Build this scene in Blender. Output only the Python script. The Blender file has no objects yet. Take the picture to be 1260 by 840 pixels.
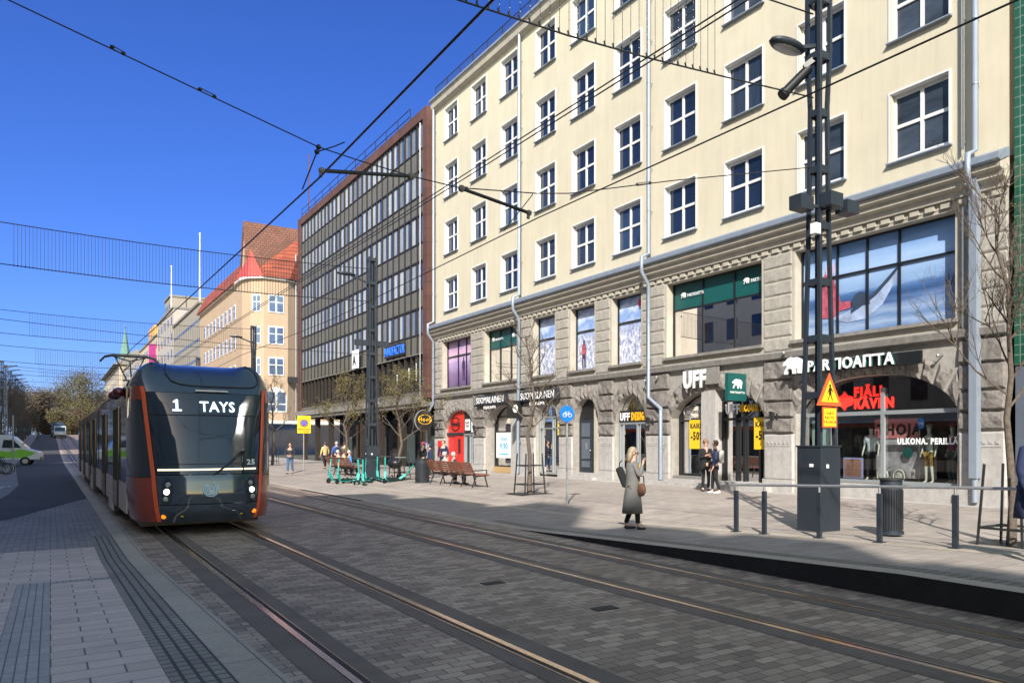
import bpy, bmesh, math, random
from mathutils import Vector, Matrix, Euler
R = math.radians
rnd = random.Random(7)
SC = bpy.context.scene
COL = SC.collection
# ------------------------------------------------------------------ camera
TH = math.atan(738 / 959); CT, ST = math.cos(TH), math.sin(TH)
cam = bpy.data.objects.new('camera', bpy.data.cameras.new('camera')); COL.objects.link(cam)
cam.location = (0, 0, 1.843); cam.rotation_euler = (R(90), 0, -TH)
cam.data.sensor_width = 36; cam.data.lens = 959 / 1260 * 36
cam.data.shift_x = -170 / 1260; cam.data.shift_y = 125 / 1260
cam.data.clip_start = .05; cam.data.clip_end = 3000
SC.camera = cam
# ------------------------------------------------------------------ light
SUN_EL, SUN_AZ = 34.0, 215.7          # the sun stands behind and to the left of the camera
w = bpy.data.worlds.new('World'); SC.world = w; w.use_nodes = True
nt = w.node_tree; bgn = nt.nodes['Background']; sky = nt.nodes.new('ShaderNodeTexSky')
sky.sky_type = 'NISHITA'; sky.sun_disc = False; sky.sun_elevation = R(SUN_EL); sky.sun_rotation = R(SUN_AZ)
sky.air_density = 1.0; sky.dust_density = .6; sky.ozone_density = 4.0; sky.altitude = 100
hs = nt.nodes.new('ShaderNodeHueSaturation'); hs.inputs['Saturation'].default_value = 1.12
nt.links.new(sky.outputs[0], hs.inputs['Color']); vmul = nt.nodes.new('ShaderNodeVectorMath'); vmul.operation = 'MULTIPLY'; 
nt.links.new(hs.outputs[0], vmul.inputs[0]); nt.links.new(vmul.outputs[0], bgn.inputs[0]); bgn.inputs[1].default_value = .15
sd = bpy.data.lights.new('sun', 'SUN'); sd.energy = 5.0; sd.angle = R(.53); sd.color = (1, .945, .86)
so = bpy.data.objects.new('sun', sd); COL.objects.link(so); so.location = (-20, -30, 60)
az = R(SUN_AZ); sv = Vector((math.sin(az) * math.cos(R(SUN_EL)), math.cos(az) * math.cos(R(SUN_EL)), math.sin(R(SUN_EL))))
so.rotation_euler = sv.to_track_quat('Z', 'Y').to_euler()
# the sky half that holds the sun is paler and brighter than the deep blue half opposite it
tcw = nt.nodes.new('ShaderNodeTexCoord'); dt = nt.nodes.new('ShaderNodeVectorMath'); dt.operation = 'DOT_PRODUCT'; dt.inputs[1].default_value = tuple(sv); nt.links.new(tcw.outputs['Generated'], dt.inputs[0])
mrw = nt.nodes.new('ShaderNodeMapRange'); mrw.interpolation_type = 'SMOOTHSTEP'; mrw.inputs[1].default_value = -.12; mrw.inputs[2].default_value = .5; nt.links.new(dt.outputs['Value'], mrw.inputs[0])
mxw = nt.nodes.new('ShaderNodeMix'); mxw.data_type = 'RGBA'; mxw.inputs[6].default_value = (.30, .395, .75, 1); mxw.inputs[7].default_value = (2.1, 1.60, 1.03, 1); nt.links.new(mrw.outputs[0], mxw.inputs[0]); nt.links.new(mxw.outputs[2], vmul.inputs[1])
SC.view_settings.view_transform = 'Standard'; SC.view_settings.look = 'None'
SC.view_settings.exposure = .58; SC.view_settings.gamma = 1
SC.render.engine = 'CYCLES'
try:
    SC.cycles.max_bounces = 6; SC.cycles.transparent_max_bounces = 12
except Exception: pass

# ------------------------------------------------------------------ helpers
ORG = {}
def pt_on(px, py, Y):                 # photo pixel -> (X, Z) in the plane Y
    r = (px - 800) / 959; X = Y * (ST + r * CT) / (CT - r * ST); return X, 1.843 + (545 - py) * (X * ST + Y * CT) / 959
def pt_fac(px, py, X=20.0):           # photo pixel -> (Y, Z) in the plane X
    r = (px - 800) / 959; Y = X * (CT - r * ST) / (ST + r * CT); return Y, 1.843 + (545 - py) * (X * ST + Y * CT) / 959
def smooth(t):
    t = max(0., min(1., t)); return t * t * (3 - 2 * t)
def hill(Y):
    if Y < 80: return 0.
    if Y < 120: return (Y - 80) ** 2 * .00035
    if Y < 225: return .56 + .028 * (Y - 120)
    if Y < 265: t = (Y - 225); return 3.5 + .028 * t - .00035 * t * t
    return 4.06
def ramp(Y): return .3 * max(0., min(1., (15 - Y) / 9.5))
def G(X, Y):
    h = hill(Y)
    if X <= 1.24: return h + ramp(Y)
    if X < 7.95: return h
    a = ramp(Y); return h + a + (.15 - a) * smooth((X - 10.9) / 1.6)

def tag(o, label=None, cat=None, group=None, kind=None):
    if label: o['label'] = label
    if cat: o['category'] = cat
    if group: o['group'] = group
    if kind: o['kind'] = kind
    return o
def thing(name, label, cat, loc=(0, 0, 0), group=None):
    o = bpy.data.objects.new(name, None); COL.objects.link(o); o.location = loc; o.empty_display_size = .2
    ORG[o.name] = Vector(loc); return tag(o, label, cat, group)
def link(name, me, m=None, parent=None, origin=None):
    o = bpy.data.objects.new(name, me); COL.objects.link(o)
    if m is not None:
        me.materials.clear(); me.materials.append(m)
    org = ORG.get(parent.name, Vector((0, 0, 0))) if parent else (Vector(origin) if origin else Vector((0, 0, 0)))
    if org.length > 0: me.transform(Matrix.Translation(-org))
    if parent: o.parent = parent
    elif origin: o.location = org
    ORG[o.name] = org
    return o
def dup(root, loc=None, rotz=None, label=None, group=None):
    r = root.copy(); COL.objects.link(r)
    if loc is not None: r.location = loc
    if rotz is not None: r.rotation_euler = (0, 0, rotz)
    if label: r['label'] = label
    if group: r['group'] = group
    def kids(a, b):
        for ch in list(a.children):
            c = ch.copy(); COL.objects.link(c); c.parent = b; kids(ch, c)
    kids(root, r); return r

class MB:
    def __init__(s): s.v = []; s.f = []; s.sm = []; s.g = []
    def add(s, vs, fs, sm=False):
        n = len(s.v); s.v += [tuple(v) for v in vs]; s.g.append((n, len(s.v), len(s.f), len(s.f) + len(fs)))
        for f in fs: s.f.append(tuple(n + i for i in f)); s.sm.append(sm)
        return s
    def box(s, x0, x1, y0, y1, z0, z1):
        vs = [(x, y, z) for x in (x0, x1) for y in (y0, y1) for z in (z0, z1)]
        return s.add(vs, [(0, 1, 3, 2), (4, 6, 7, 5), (0, 4, 5, 1), (2, 3, 7, 6), (0, 2, 6, 4), (1, 5, 7, 3)])
    def obox(s, c, d, rz=0, rx=0, ry=0):
        m = Matrix.Translation(Vector(c)) @ Euler((rx, ry, rz)).to_matrix().to_4x4(); x, y, z = d[0] / 2, d[1] / 2, d[2] / 2
        vs = [m @ Vector((a, b, e)) for a in (-x, x) for b in (-y, y) for e in (-z, z)]
        return s.add(vs, [(0, 1, 3, 2), (4, 6, 7, 5), (0, 4, 5, 1), (2, 3, 7, 6), (0, 2, 6, 4), (1, 5, 7, 3)])
    def bar(s, p, q, w=.05, h=None, up=(0, 0, 1)):
        p, q = Vector(p), Vector(q); h = h or w; d = (q - p).normalized(); up = Vector(up)
        if abs(d.dot(up)) > .98: up = Vector((1, 0, 0))
        a = d.cross(up).normalized() * w / 2; b = a.cross(d).normalized() * h / 2
        vs = [e + i * a + j * b for e in (p, q) for i, j in ((-1, -1), (1, -1), (1, 1), (-1, 1))]
        return s.add(vs, [(3, 2, 1, 0), (4, 5, 6, 7), (0, 1, 5, 4), (1, 2, 6, 5), (2, 3, 7, 6), (3, 0, 4, 7)])
    def tube(s, pts, r, n=8, cap=True):
        pts = [Vector(p) for p in pts]; rs = r if isinstance(r, (list, tuple)) else [r] * len(pts)
        rings = []; prev = None
        for i, p in enumerate(pts):
            d = (pts[min(i + 1, len(pts) - 1)] - pts[max(i - 1, 0)])
            d = d.normalized() if d.length > 1e-9 else Vector((0, 0, 1))
            if prev is None: prev = Vector((0, 0, 1)) if abs(d.z) < .9 else Vector((1, 0, 0))
            a = (prev - d * prev.dot(d))
            a = a.normalized() if a.length > 1e-6 else d.orthogonal().normalized()
            prev = a; b = d.cross(a)
            rings.append([p + (a * math.cos(t) + b * math.sin(t)) * rs[i] for t in [2 * math.pi * k / n for k in range(n)]])
        vs = [v for g in rings for v in g]; fs = []
        for i in range(len(pts) - 1):
            for k in range(n): fs.append((i * n + k, i * n + (k + 1) % n, (i + 1) * n + (k + 1) % n, (i + 1) * n + k))
        s.add(vs, fs, n > 5)
        if cap:
            s.add(rings[0], [tuple(reversed(range(n)))]); s.add(rings[-1], [tuple(range(n))])
        return s
    def ring(s, c, rad, r, axis='x', n=24, m=6):
        c = Vector(c); vs = []; fs = []
        for i in range(n):
            t = 2 * math.pi * i / n
            for k in range(m):
                u = 2 * math.pi * k / m; q = rad + r * math.cos(u); h = r * math.sin(u); a, b = q * math.cos(t), q * math.sin(t)
                vs.append(c + Vector({'x': (h, a, b), 'y': (a, h, b), 'z': (a, b, h)}[axis]))
                fs.append((i * m + k, i * m + (k + 1) % m, ((i + 1) % n) * m + (k + 1) % m, ((i + 1) % n) * m + k))
        return s.add(vs, fs, True)
    def disc(s, c, r, t, axis='x', n=24, sy=1.0):
        c = Vector(c); A = []
        for h in (-t / 2, t / 2):
            for k in range(n):
                u = 2 * math.pi * k / n; a, b = r * math.cos(u), r * sy * math.sin(u)
                A.append(c + Vector({'x': (h, a, b), 'y': (a, h, b), 'z': (a, b, h)}[axis]))
        s.add(A, [tuple(reversed(range(n))), tuple(range(n, 2 * n))] + [(k, (k + 1) % n, n + (k + 1) % n, n + k) for k in range(n)])
        return s
    def sph(s, c, r, n=12, m=8, sc=(1, 1, 1)):
        c = Vector(c); vs = [c + Vector((0, 0, r * sc[2]))]; fs = []
        for i in range(1, m):
            p = math.pi * i / m
            for k in range(n):
                u = 2 * math.pi * k / n
                vs.append(c + Vector((r * sc[0] * math.sin(p) * math.cos(u), r * sc[1] * math.sin(p) * math.sin(u), r * sc[2] * math.cos(p))))
        vs.append(c - Vector((0, 0, r * sc[2])))
        for k in range(n): fs.append((0, 1 + k, 1 + (k + 1) % n))
        for i in range(m - 2):
            for k in range(n): a = 1 + i * n; fs.append((a + k, a + n + k, a + n + (k + 1) % n, a + (k + 1) % n))
        a = 1 + (m - 2) * n
        for k in range(n): fs.append((a + k, len(vs) - 1, a + (k + 1) % n))
        return s.add(vs, fs, True)
    def prism(s, poly, f0, f1):
        """poly: list of 2D points; f0/f1 map a 2D point to 3D for both faces"""
        n = len(poly); vs = [f0(*p) for p in poly] + [f1(*p) for p in poly]
        return s.add(vs, [tuple(range(n)), tuple(reversed(range(n, 2 * n)))] + [(k, n + k, n + (k + 1) % n, (k + 1) % n) for k in range(n)])
    def rough(s, y0, y1, z0, z1, x, out=.08, ny=5, nz=4, seed=0, gap=.018, amp=.035):
        """rock-faced stone block on a wall that faces -X (front bulges towards -X)"""
        q = random.Random(seed * 7919 + int(y0 * 100) + int(z0 * 1000)); vs = []; fs = []
        y0 += gap; y1 -= gap; z0 += gap; z1 -= gap
        for i in range(ny + 1):
            for j in range(nz + 1):
                e = i in (0, ny) or j in (0, nz)
                d = 0.01 if e else out + q.uniform(-amp, amp)
                jy = 0 if i in (0, ny) else q.uniform(-.2, .2) * (y1 - y0) / ny; jz = 0 if j in (0, nz) else q.uniform(-.2, .2) * (z1 - z0) / nz
                yy = y0 + (y1 - y0) * (i / ny); zz = z0 + (z1 - z0) * (j / nz)
                if i == 1: yy = y0 + .05
                if i == ny - 1: yy = y1 - .05
                if j == 1: zz = z0 + .05
                if j == nz - 1: zz = z1 - .05
                vs.append((x - d, yy + jy * .5, zz + jz * .5))
        for i in range(ny):
            for j in range(nz):
                a = i * (nz + 1) + j; fs.append((a, a + 1, a + nz + 2, a + nz + 1))
        return s.add(vs, fs)
    def parts(s, name, m, parent, key):
        """one part per key(centroid) of the pieces added"""
        d = {}
        for a, c, e, f in s.g:
            q = s.v[a:c]; cen = tuple(sum(v[i] for v in q) / len(q) for i in range(3)); d.setdefault(key(cen), []).append((a, c, e, f))
        for k in sorted(d):
            b = MB()
            for a, c, e, f in d[k]: b.add(s.v[a:c], [tuple(i - a for i in fc) for fc in s.f[e:f]], any(s.sm[e:f]))
            o = b.build(name, m, parent)
        return o
    def build(s, name, m, parent=None, origin=None, smooth=None):
        me = bpy.data.meshes.new(name); me.from_pydata(s.v, [], s.f)
        me.polygons.foreach_set('use_smooth', [bool(x) if smooth is None else smooth for x in s.sm]); me.update()
        return link(name, me, m, parent, origin)

def fixn(o):
    bm = bmesh.new(); bm.from_mesh(o.data); bmesh.ops.recalc_face_normals(bm, faces=bm.faces); bm.to_mesh(o.data); bm.free(); return o

# ------------------------------------------------------------------ materials
def newmat(name):
    m = bpy.data.materials.new(name); m.use_nodes = True; return m, m.node_tree, m.node_tree.nodes['Principled BSDF']
def N(t, k, **kw):
    n = t.nodes.new(k)
    for a, b in kw.items():
        if a[0] == '_': setattr(n, a[1:], b)
        else: n.inputs[a.replace('0', ' ')].default_value = b
    return n
MC = {}
def pm(name, c, rough=.6, metal=0., var=.12, vs=2.0, bump=0., bs=30., spec=None, coat=0., stretch=None, streak=0.):
    if name in MC: return MC[name]
    m, t, b = newmat(name); L = t.links.new
    tc = N(t, 'ShaderNodeTexCoord'); mp = N(t, 'ShaderNodeMapping')
    L(tc.outputs['Object'], mp.inputs[0])
    if stretch: mp.inputs['Scale'].default_value = stretch
    n1 = N(t, 'ShaderNodeTexNoise', Scale=vs, Detail=6.0, Roughness=.62); L(mp.outputs[0], n1.inputs['Vector'])
    mx = N(t, 'ShaderNodeMix', _data_type='RGBA'); L(n1.outputs['Fac'], mx.inputs[0])
    mr = N(t, 'ShaderNodeMapRange'); mr.inputs[1].default_value = .3; mr.inputs[2].default_value = .7; L(n1.outputs['Fac'], mr.inputs[0]); L(mr.outputs[0], mx.inputs[0])
    mx.inputs[6].default_value = (*[x * (1 - var) for x in c], 1); mx.inputs[7].default_value = (*[min(1, x * (1 + var)) for x in c], 1)
    col_ = mx.outputs[2]
    if streak:
        m2 = N(t, 'ShaderNodeMapping'); m2.inputs['Scale'].default_value = (1.4, 1.4, .10); L(tc.outputs['Object'], m2.inputs[0])
        n4 = N(t, 'ShaderNodeTexNoise', Scale=2.2, Detail=7.0, Roughness=.7); L(m2.outputs[0], n4.inputs['Vector'])
        n5 = N(t, 'ShaderNodeTexNoise', Scale=.16, Detail=3.0); L(tc.outputs['Object'], n5.inputs['Vector'])
        r4 = N(t, 'ShaderNodeMapRange'); r4.inputs[1].default_value = .44; r4.inputs[2].default_value = .74; r4.inputs[3].default_value = 1.; r4.inputs[4].default_value = 1 - streak; L(n4.outputs['Fac'], r4.inputs[0])
        r5 = N(t, 'ShaderNodeMapRange'); r5.inputs[1].default_value = .35; r5.inputs[2].default_value = .65; r5.inputs[3].default_value = 1. - streak * .45; r5.inputs[4].default_value = 1.; L(n5.outputs['Fac'], r5.inputs[0])
        mm = N(t, 'ShaderNodeMath', _operation='MULTIPLY'); L(r4.outputs[0], mm.inputs[0]); L(r5.outputs[0], mm.inputs[1])
        vs_ = N(t, 'ShaderNodeVectorMath', _operation='SCALE'); L(col_, vs_.inputs[0]); L(mm.outputs[0], vs_.inputs['Scale']); col_ = vs_.outputs[0]
    L(col_, b.inputs['Base Color'])
    b.inputs['Roughness'].default_value = rough; b.inputs['Metallic'].default_value = metal
    if coat: b.inputs['Coat Weight'].default_value = coat; b.inputs['Coat Roughness'].default_value = .03
    if spec is not None: b.inputs['Specular IOR Level'].default_value = spec
    if bump:
        n2 = N(t, 'ShaderNodeTexNoise', Scale=bs, Detail=5.0, Roughness=.6); L(tc.outputs['Object'], n2.inputs['Vector'])
        bp = N(t, 'ShaderNodeBump', Strength=bump, Distance=.02); L(n2.outputs['Fac'], bp.inputs['Height']); L(bp.outputs[0], b.inputs['Normal'])
    MC[name] = m; return m
def brickmat(name, c1, c2, cm, bw, bh, ms=.01, off=.5, rough=.75, bump=.3, plane='xy', bias=0., var=.18, rot=0., big=.25):
    m, t, b = newmat(name); L = t.links.new
    tc = N(t, 'ShaderNodeTexCoord'); vec = tc.outputs['Object']
    if plane != 'xy':
        sp = N(t, 'ShaderNodeSeparateXYZ'); cb = N(t, 'ShaderNodeCombineXYZ'); L(vec, sp.inputs[0])
        L(sp.outputs[{'y': 1, 'x': 0}[plane[0]]], cb.inputs[0]); L(sp.outputs[2], cb.inputs[1]); vec = cb.outputs[0]
    mp = N(t, 'ShaderNodeMapping'); mp.inputs['Rotation'].default_value = (0, 0, rot); L(vec, mp.inputs[0])
    br = N(t, 'ShaderNodeTexBrick', _offset=off, Scale=1.0, Bias=bias); L(mp.outputs[0], br.inputs['Vector'])
    br.inputs['Color1'].default_value = (*c1, 1); br.inputs['Color2'].default_value = (*c2, 1); br.inputs['Mortar'].default_value = (*cm, 1)
    br.inputs['Mortar Size'].default_value = ms; br.inputs['Brick Width'].default_value = bw; br.inputs['Row Height'].default_value = bh; br.inputs['Mortar Smooth'].default_value = .2
    n1 = N(t, 'ShaderNodeTexNoise', Scale=.35, Detail=8.0, Roughness=.65); L(tc.outputs['Object'], n1.inputs['Vector'])
    n3 = N(t, 'ShaderNodeTexNoise', Scale=40.0, Detail=4.0, Roughness=.6); L(tc.outputs['Object'], n3.inputs['Vector'])
    mr = N(t, 'ShaderNodeMapRange'); mr.inputs[1].default_value = .3; mr.inputs[2].default_value = .7; mr.inputs[3].default_value = 1 - big; mr.inputs[4].default_value = 1 + big; L(n1.outputs['Fac'], mr.inputs[0])
    mr2 = N(t, 'ShaderNodeMapRange'); mr2.inputs[1].default_value = .3; mr2.inputs[2].default_value = .7; mr2.inputs[3].default_value = 1 - var; mr2.inputs[4].default_value = 1 + var; L(n3.outputs['Fac'], mr2.inputs[0])
    n6 = N(t, 'ShaderNodeTexNoise', Scale=1.1, Detail=6.0, Roughness=.7); L(tc.outputs['Object'], n6.inputs['Vector'])
    mr6 = N(t, 'ShaderNodeMapRange'); mr6.inputs[1].default_value = .52; mr6.inputs[2].default_value = .72; mr6.inputs[3].default_value = 1.; mr6.inputs[4].default_value = .74; L(n6.outputs['Fac'], mr6.inputs[0])
    mu0 = N(t, 'ShaderNodeMath', _operation='MULTIPLY'); L(mr.outputs[0], mu0.inputs[0]); L(mr2.outputs[0], mu0.inputs[1]); mu = N(t, 'ShaderNodeMath', _operation='MULTIPLY'); L(mu0.outputs[0], mu.inputs[0]); L(mr6.outputs[0], mu.inputs[1])
    vm = N(t, 'ShaderNodeVectorMath', _operation='SCALE'); L(br.outputs['Color'], vm.inputs[0]); L(mu.outputs[0], vm.inputs['Scale'])
    L(vm.outputs[0], b.inputs['Base Color']); b.inputs['Roughness'].default_value = rough
    if bump:
        iv = N(t, 'ShaderNodeMath', _operation='SUBTRACT'); iv.inputs[0].default_value = 1.; L(br.outputs['Fac'], iv.inputs[1])
        ad = N(t, 'ShaderNodeMath', _operation='MULTIPLY_ADD'); L(n3.outputs['Fac'], ad.inputs[0]); ad.inputs[1].default_value = .35; L(iv.outputs[0], ad.inputs[2])
        bp = N(t, 'ShaderNodeBump', Strength=bump, Distance=.008); L(ad.outputs[0], bp.inputs['Height']); L(bp.outputs[0], b.inputs['Normal'])
    MC[name] = m; return m
def glassmat(name, tint=(.8, .9, .9), fac=.16):
    m, t, b = newmat(name); L = t.links.new; t.nodes.remove(b); out = t.nodes['Material Output']
    tr = N(t, 'ShaderNodeBsdfTransparent'); tr.inputs[0].default_value = (*tint, 1); gl = N(t, 'ShaderNodeBsdfGlossy'); gl.inputs['Roughness'].default_value = .01
    fr = N(t, 'ShaderNodeFresnel'); fr.inputs[0].default_value = 1.5; ad = N(t, 'ShaderNodeMath', _operation='ADD'); L(fr.outputs[0], ad.inputs[0]); ad.inputs[1].default_value = fac - .04; ad.use_clamp = True
    mx = N(t, 'ShaderNodeMixShader'); L(ad.outputs[0], mx.inputs[0]); L(tr.outputs[0], mx.inputs[1]); L(gl.outputs[0], mx.inputs[2]); L(mx.outputs[0], out.inputs[0])
    MC[name] = m; return m
def emat(name, c, s):
    m, t, b = newmat(name); b.inputs['Base Color'].default_value = (*c, 1); b.inputs['Emission Color'].default_value = (*c, 1); b.inputs['Emission Strength'].default_value = s; return m

# ------------------------------------------------------------------ text
def text_mesh(s, size, f, name, m, parent=None, depth=.03, bold=0., align='LEFT', origin=None, sx=1.0):
    """f maps (u, v, d) -> world: u to the right, v up, d out of the face"""
    cu = bpy.data.curves.new('t', 'FONT'); cu.body = s; cu.size = size; cu.extrude = depth / 2; cu.offset = bold; cu.align_x = align; cu.resolution_u = 2; cu.space_character = 1.03 + bold * 4 / size
    o = bpy.data.objects.new('t', cu); COL.objects.link(o)
    dg = bpy.context.evaluated_depsgraph_get(); me = bpy.data.meshes.new_from_object(o.evaluated_get(dg))
    bpy.data.objects.remove(o); bpy.data.curves.remove(cu)
    for v in me.vertices: v.co = Vector(f(v.co.x * sx, v.co.y, v.co.z + depth / 2))
    me.name = name; return link(name, me, m, parent, origin)
def on_wall(Y, Z, X): return lambda u, v, d: (X - d, Y - u, Z + v)          # a face looking to -X
def on_front(X, Z, Y): return lambda u, v, d: (X + u, Y - d, Z + v)         # a face looking to -Y

# skinned bodies and limbs -------------------------------------------------
def skin(name, vs, es, m, parent=None, sub=1, root=0, extra=None):
    """vs: list of ((x,y,z), rx, ry)"""
    me = bpy.data.meshes.new('s'); me.from_pydata([v[0] for v in vs], es, []); o = bpy.data.objects.new('s', me); COL.objects.link(o)
    md = o.modifiers.new('k', 'SKIN'); md.use_smooth_shade = True; sk = me.skin_vertices[0].data
    for i, v in enumerate(vs): sk[i].radius = (v[1], v[2] if len(v) > 2 else v[1]); sk[i].use_root = (i == root)
    if sub: sb = o.modifiers.new('u', 'SUBSURF'); sb.levels = sub; sb.render_levels = sub
    dg = bpy.context.evaluated_depsgraph_get(); nm = bpy.data.meshes.new_from_object(o.evaluated_get(dg))
    bpy.data.objects.remove(o); bpy.data.meshes.remove(me); nm.name = name
    return link(name, nm, m, parent)
# ------------------------------------------------------------------ palette
M = {}
M['plaster'] = pm('cream plaster', (.62, .56, .425), .88, var=.05, vs=.7, bump=.35, bs=45, streak=.10)
M['stucco'] = pm('beige rough stucco', (.385, .36, .315), .9, streak=.18, var=.18, vs=9, bump=.7, bs=28)
M['trim'] = pm('beige cornice', (.46, .425, .355), .8, streak=.16, var=.10, vs=2, bump=.2, bs=40)
M['rock'] = pm('brown rock faced granite', (.215, .195, .178), .9, streak=.2, var=.38, vs=7, bump=1., bs=22)
M['granite'] = pm('pale smooth granite', (.43, .41, .39), .75, streak=.2, var=.14, vs=6, bump=.2, bs=80)
M['belt'] = pm('grey stone belt', (.235, .222, .205), .85, streak=.2, var=.22, vs=5, bump=.5, bs=40)
M['zinc'] = pm('painted blue grey sheet metal', (.28, .33, .40), .42, .25, streak=.12, var=.07, vs=2)
M['white'] = pm('white window paint', (.72, .72, .71), .45, streak=.08, var=.03)
M['wglass'] = pm('dark window pane', (.012, .022, .045), .05, var=.4, vs=.6, spec=.35)
M['black'] = pm('black metal', (.012, .013, .015), .4, var=.1)
M['dark'] = pm('dark blue grey coated steel', (.026, .034, .046), .45, .1, var=.15)
M['iron'] = pm('charcoal steel', (.035, .037, .04), .45, .3, var=.2)
M['steel'] = pm('brushed steel', (.78, .60, .42), .24, 1., var=.12, vs=9)
M['galv'] = pm('galvanised steel', (.42, .43, .44), .45, .7, var=.15, vs=9)
M['glass'] = glassmat('shop glass')
M['glass2'] = glassmat('mezzanine glass', (.62, .70, .70), .14)
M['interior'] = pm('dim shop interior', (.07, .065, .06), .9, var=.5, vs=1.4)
M['mint'] = pm('pale mint panel', (.50, .60, .56), .7, var=.06)
M['green'] = pm('teal green film', (.006, .085, .080), .45, var=.06)
M['wtext'] = pm('white lettering', (.82, .82, .82), .4, var=.02)
M['red'] = pm('red shopfront paint', (.62, .028, .022), .35, var=.06)
M['yellow'] = pm('yellow card', (.80, .52, .02), .5, var=.03)
M['ink'] = pm('black ink', (.012, .012, .012), .5, var=.05)
M['wood'] = pm('oak board', (.45, .30, .14), .55, var=.2, vs=4, stretch=(1, 12, 1))
M['bench'] = pm('red brown oiled slats', (.24, .075, .035), .42, var=.25, vs=5, stretch=(6, 1, 6))
M['brown'] = brickmat('red brown granite cladding', (.100, .045, .034), (.12, .054, .040), (.03, .015, .012), 1.2, .9, .012, plane='yz', bump=.1, rough=.7)
M['mullion'] = pm('dark bronze mullion', (.035, .028, .022), .5, .2, var=.15)
M['spandrel'] = pm('olive grey spandrel', (.145, .138, .108), .45, var=.12, vs=.25)
M['tile'] = brickmat('green glazed tile', (.014, .085, .052), (.018, .10, .06), (.20, .24, .20), .26, .26, .012, off=0., plane='yz', bump=.15, rough=.18)
M['slate'] = pm('blue grey base panel', (.10, .12, .155), .5, var=.06)
M['peach'] = pm('peach plaster', (.46, .335, .23), .85, streak=.1, var=.06, vs=.5, bump=.2, bs=30)
M['rooft'] = brickmat('red clay roof tiles', (.33, .075, .035), (.25, .055, .028), (.11, .03, .02), 1.1, .55, .06, bump=.3, plane='yz')
M['roofr'] = pm('red sheet roof', (.45, .07, .055), .45, var=.08)
M['taupe'] = pm('taupe stone facade', (.29, .26, .22), .85, var=.08, vs=.6)
M['taupe2'] = pm('pinkish grey render', (.38, .345, .32), .85, var=.06, vs=.6)
M['cream2'] = pm('pale cream render', (.46, .39, .30), .85, var=.06, vs=.6)
M['copper'] = pm('verdigris copper', (.11, .22, .18), .6, var=.2, vs=1)
M['bark'] = pm('grey brown bark', (.12, .095, .075), .95, var=.4, vs=14, bump=1., bs=40)
M['bud'] = pm('olive bud leaves', (.12, .10, .03), .7, var=.5, vs=1.2)
M['asphalt'] = pm('worn asphalt', (.055, .055, .058), .85, var=.25, vs=1.5, bump=.4, bs=120)
M['tyre'] = pm('tyre rubber', (.015, .015, .015), .8)
M['skin'] = pm('skin', (.56, .33, .25), .55, var=.05)

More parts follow.
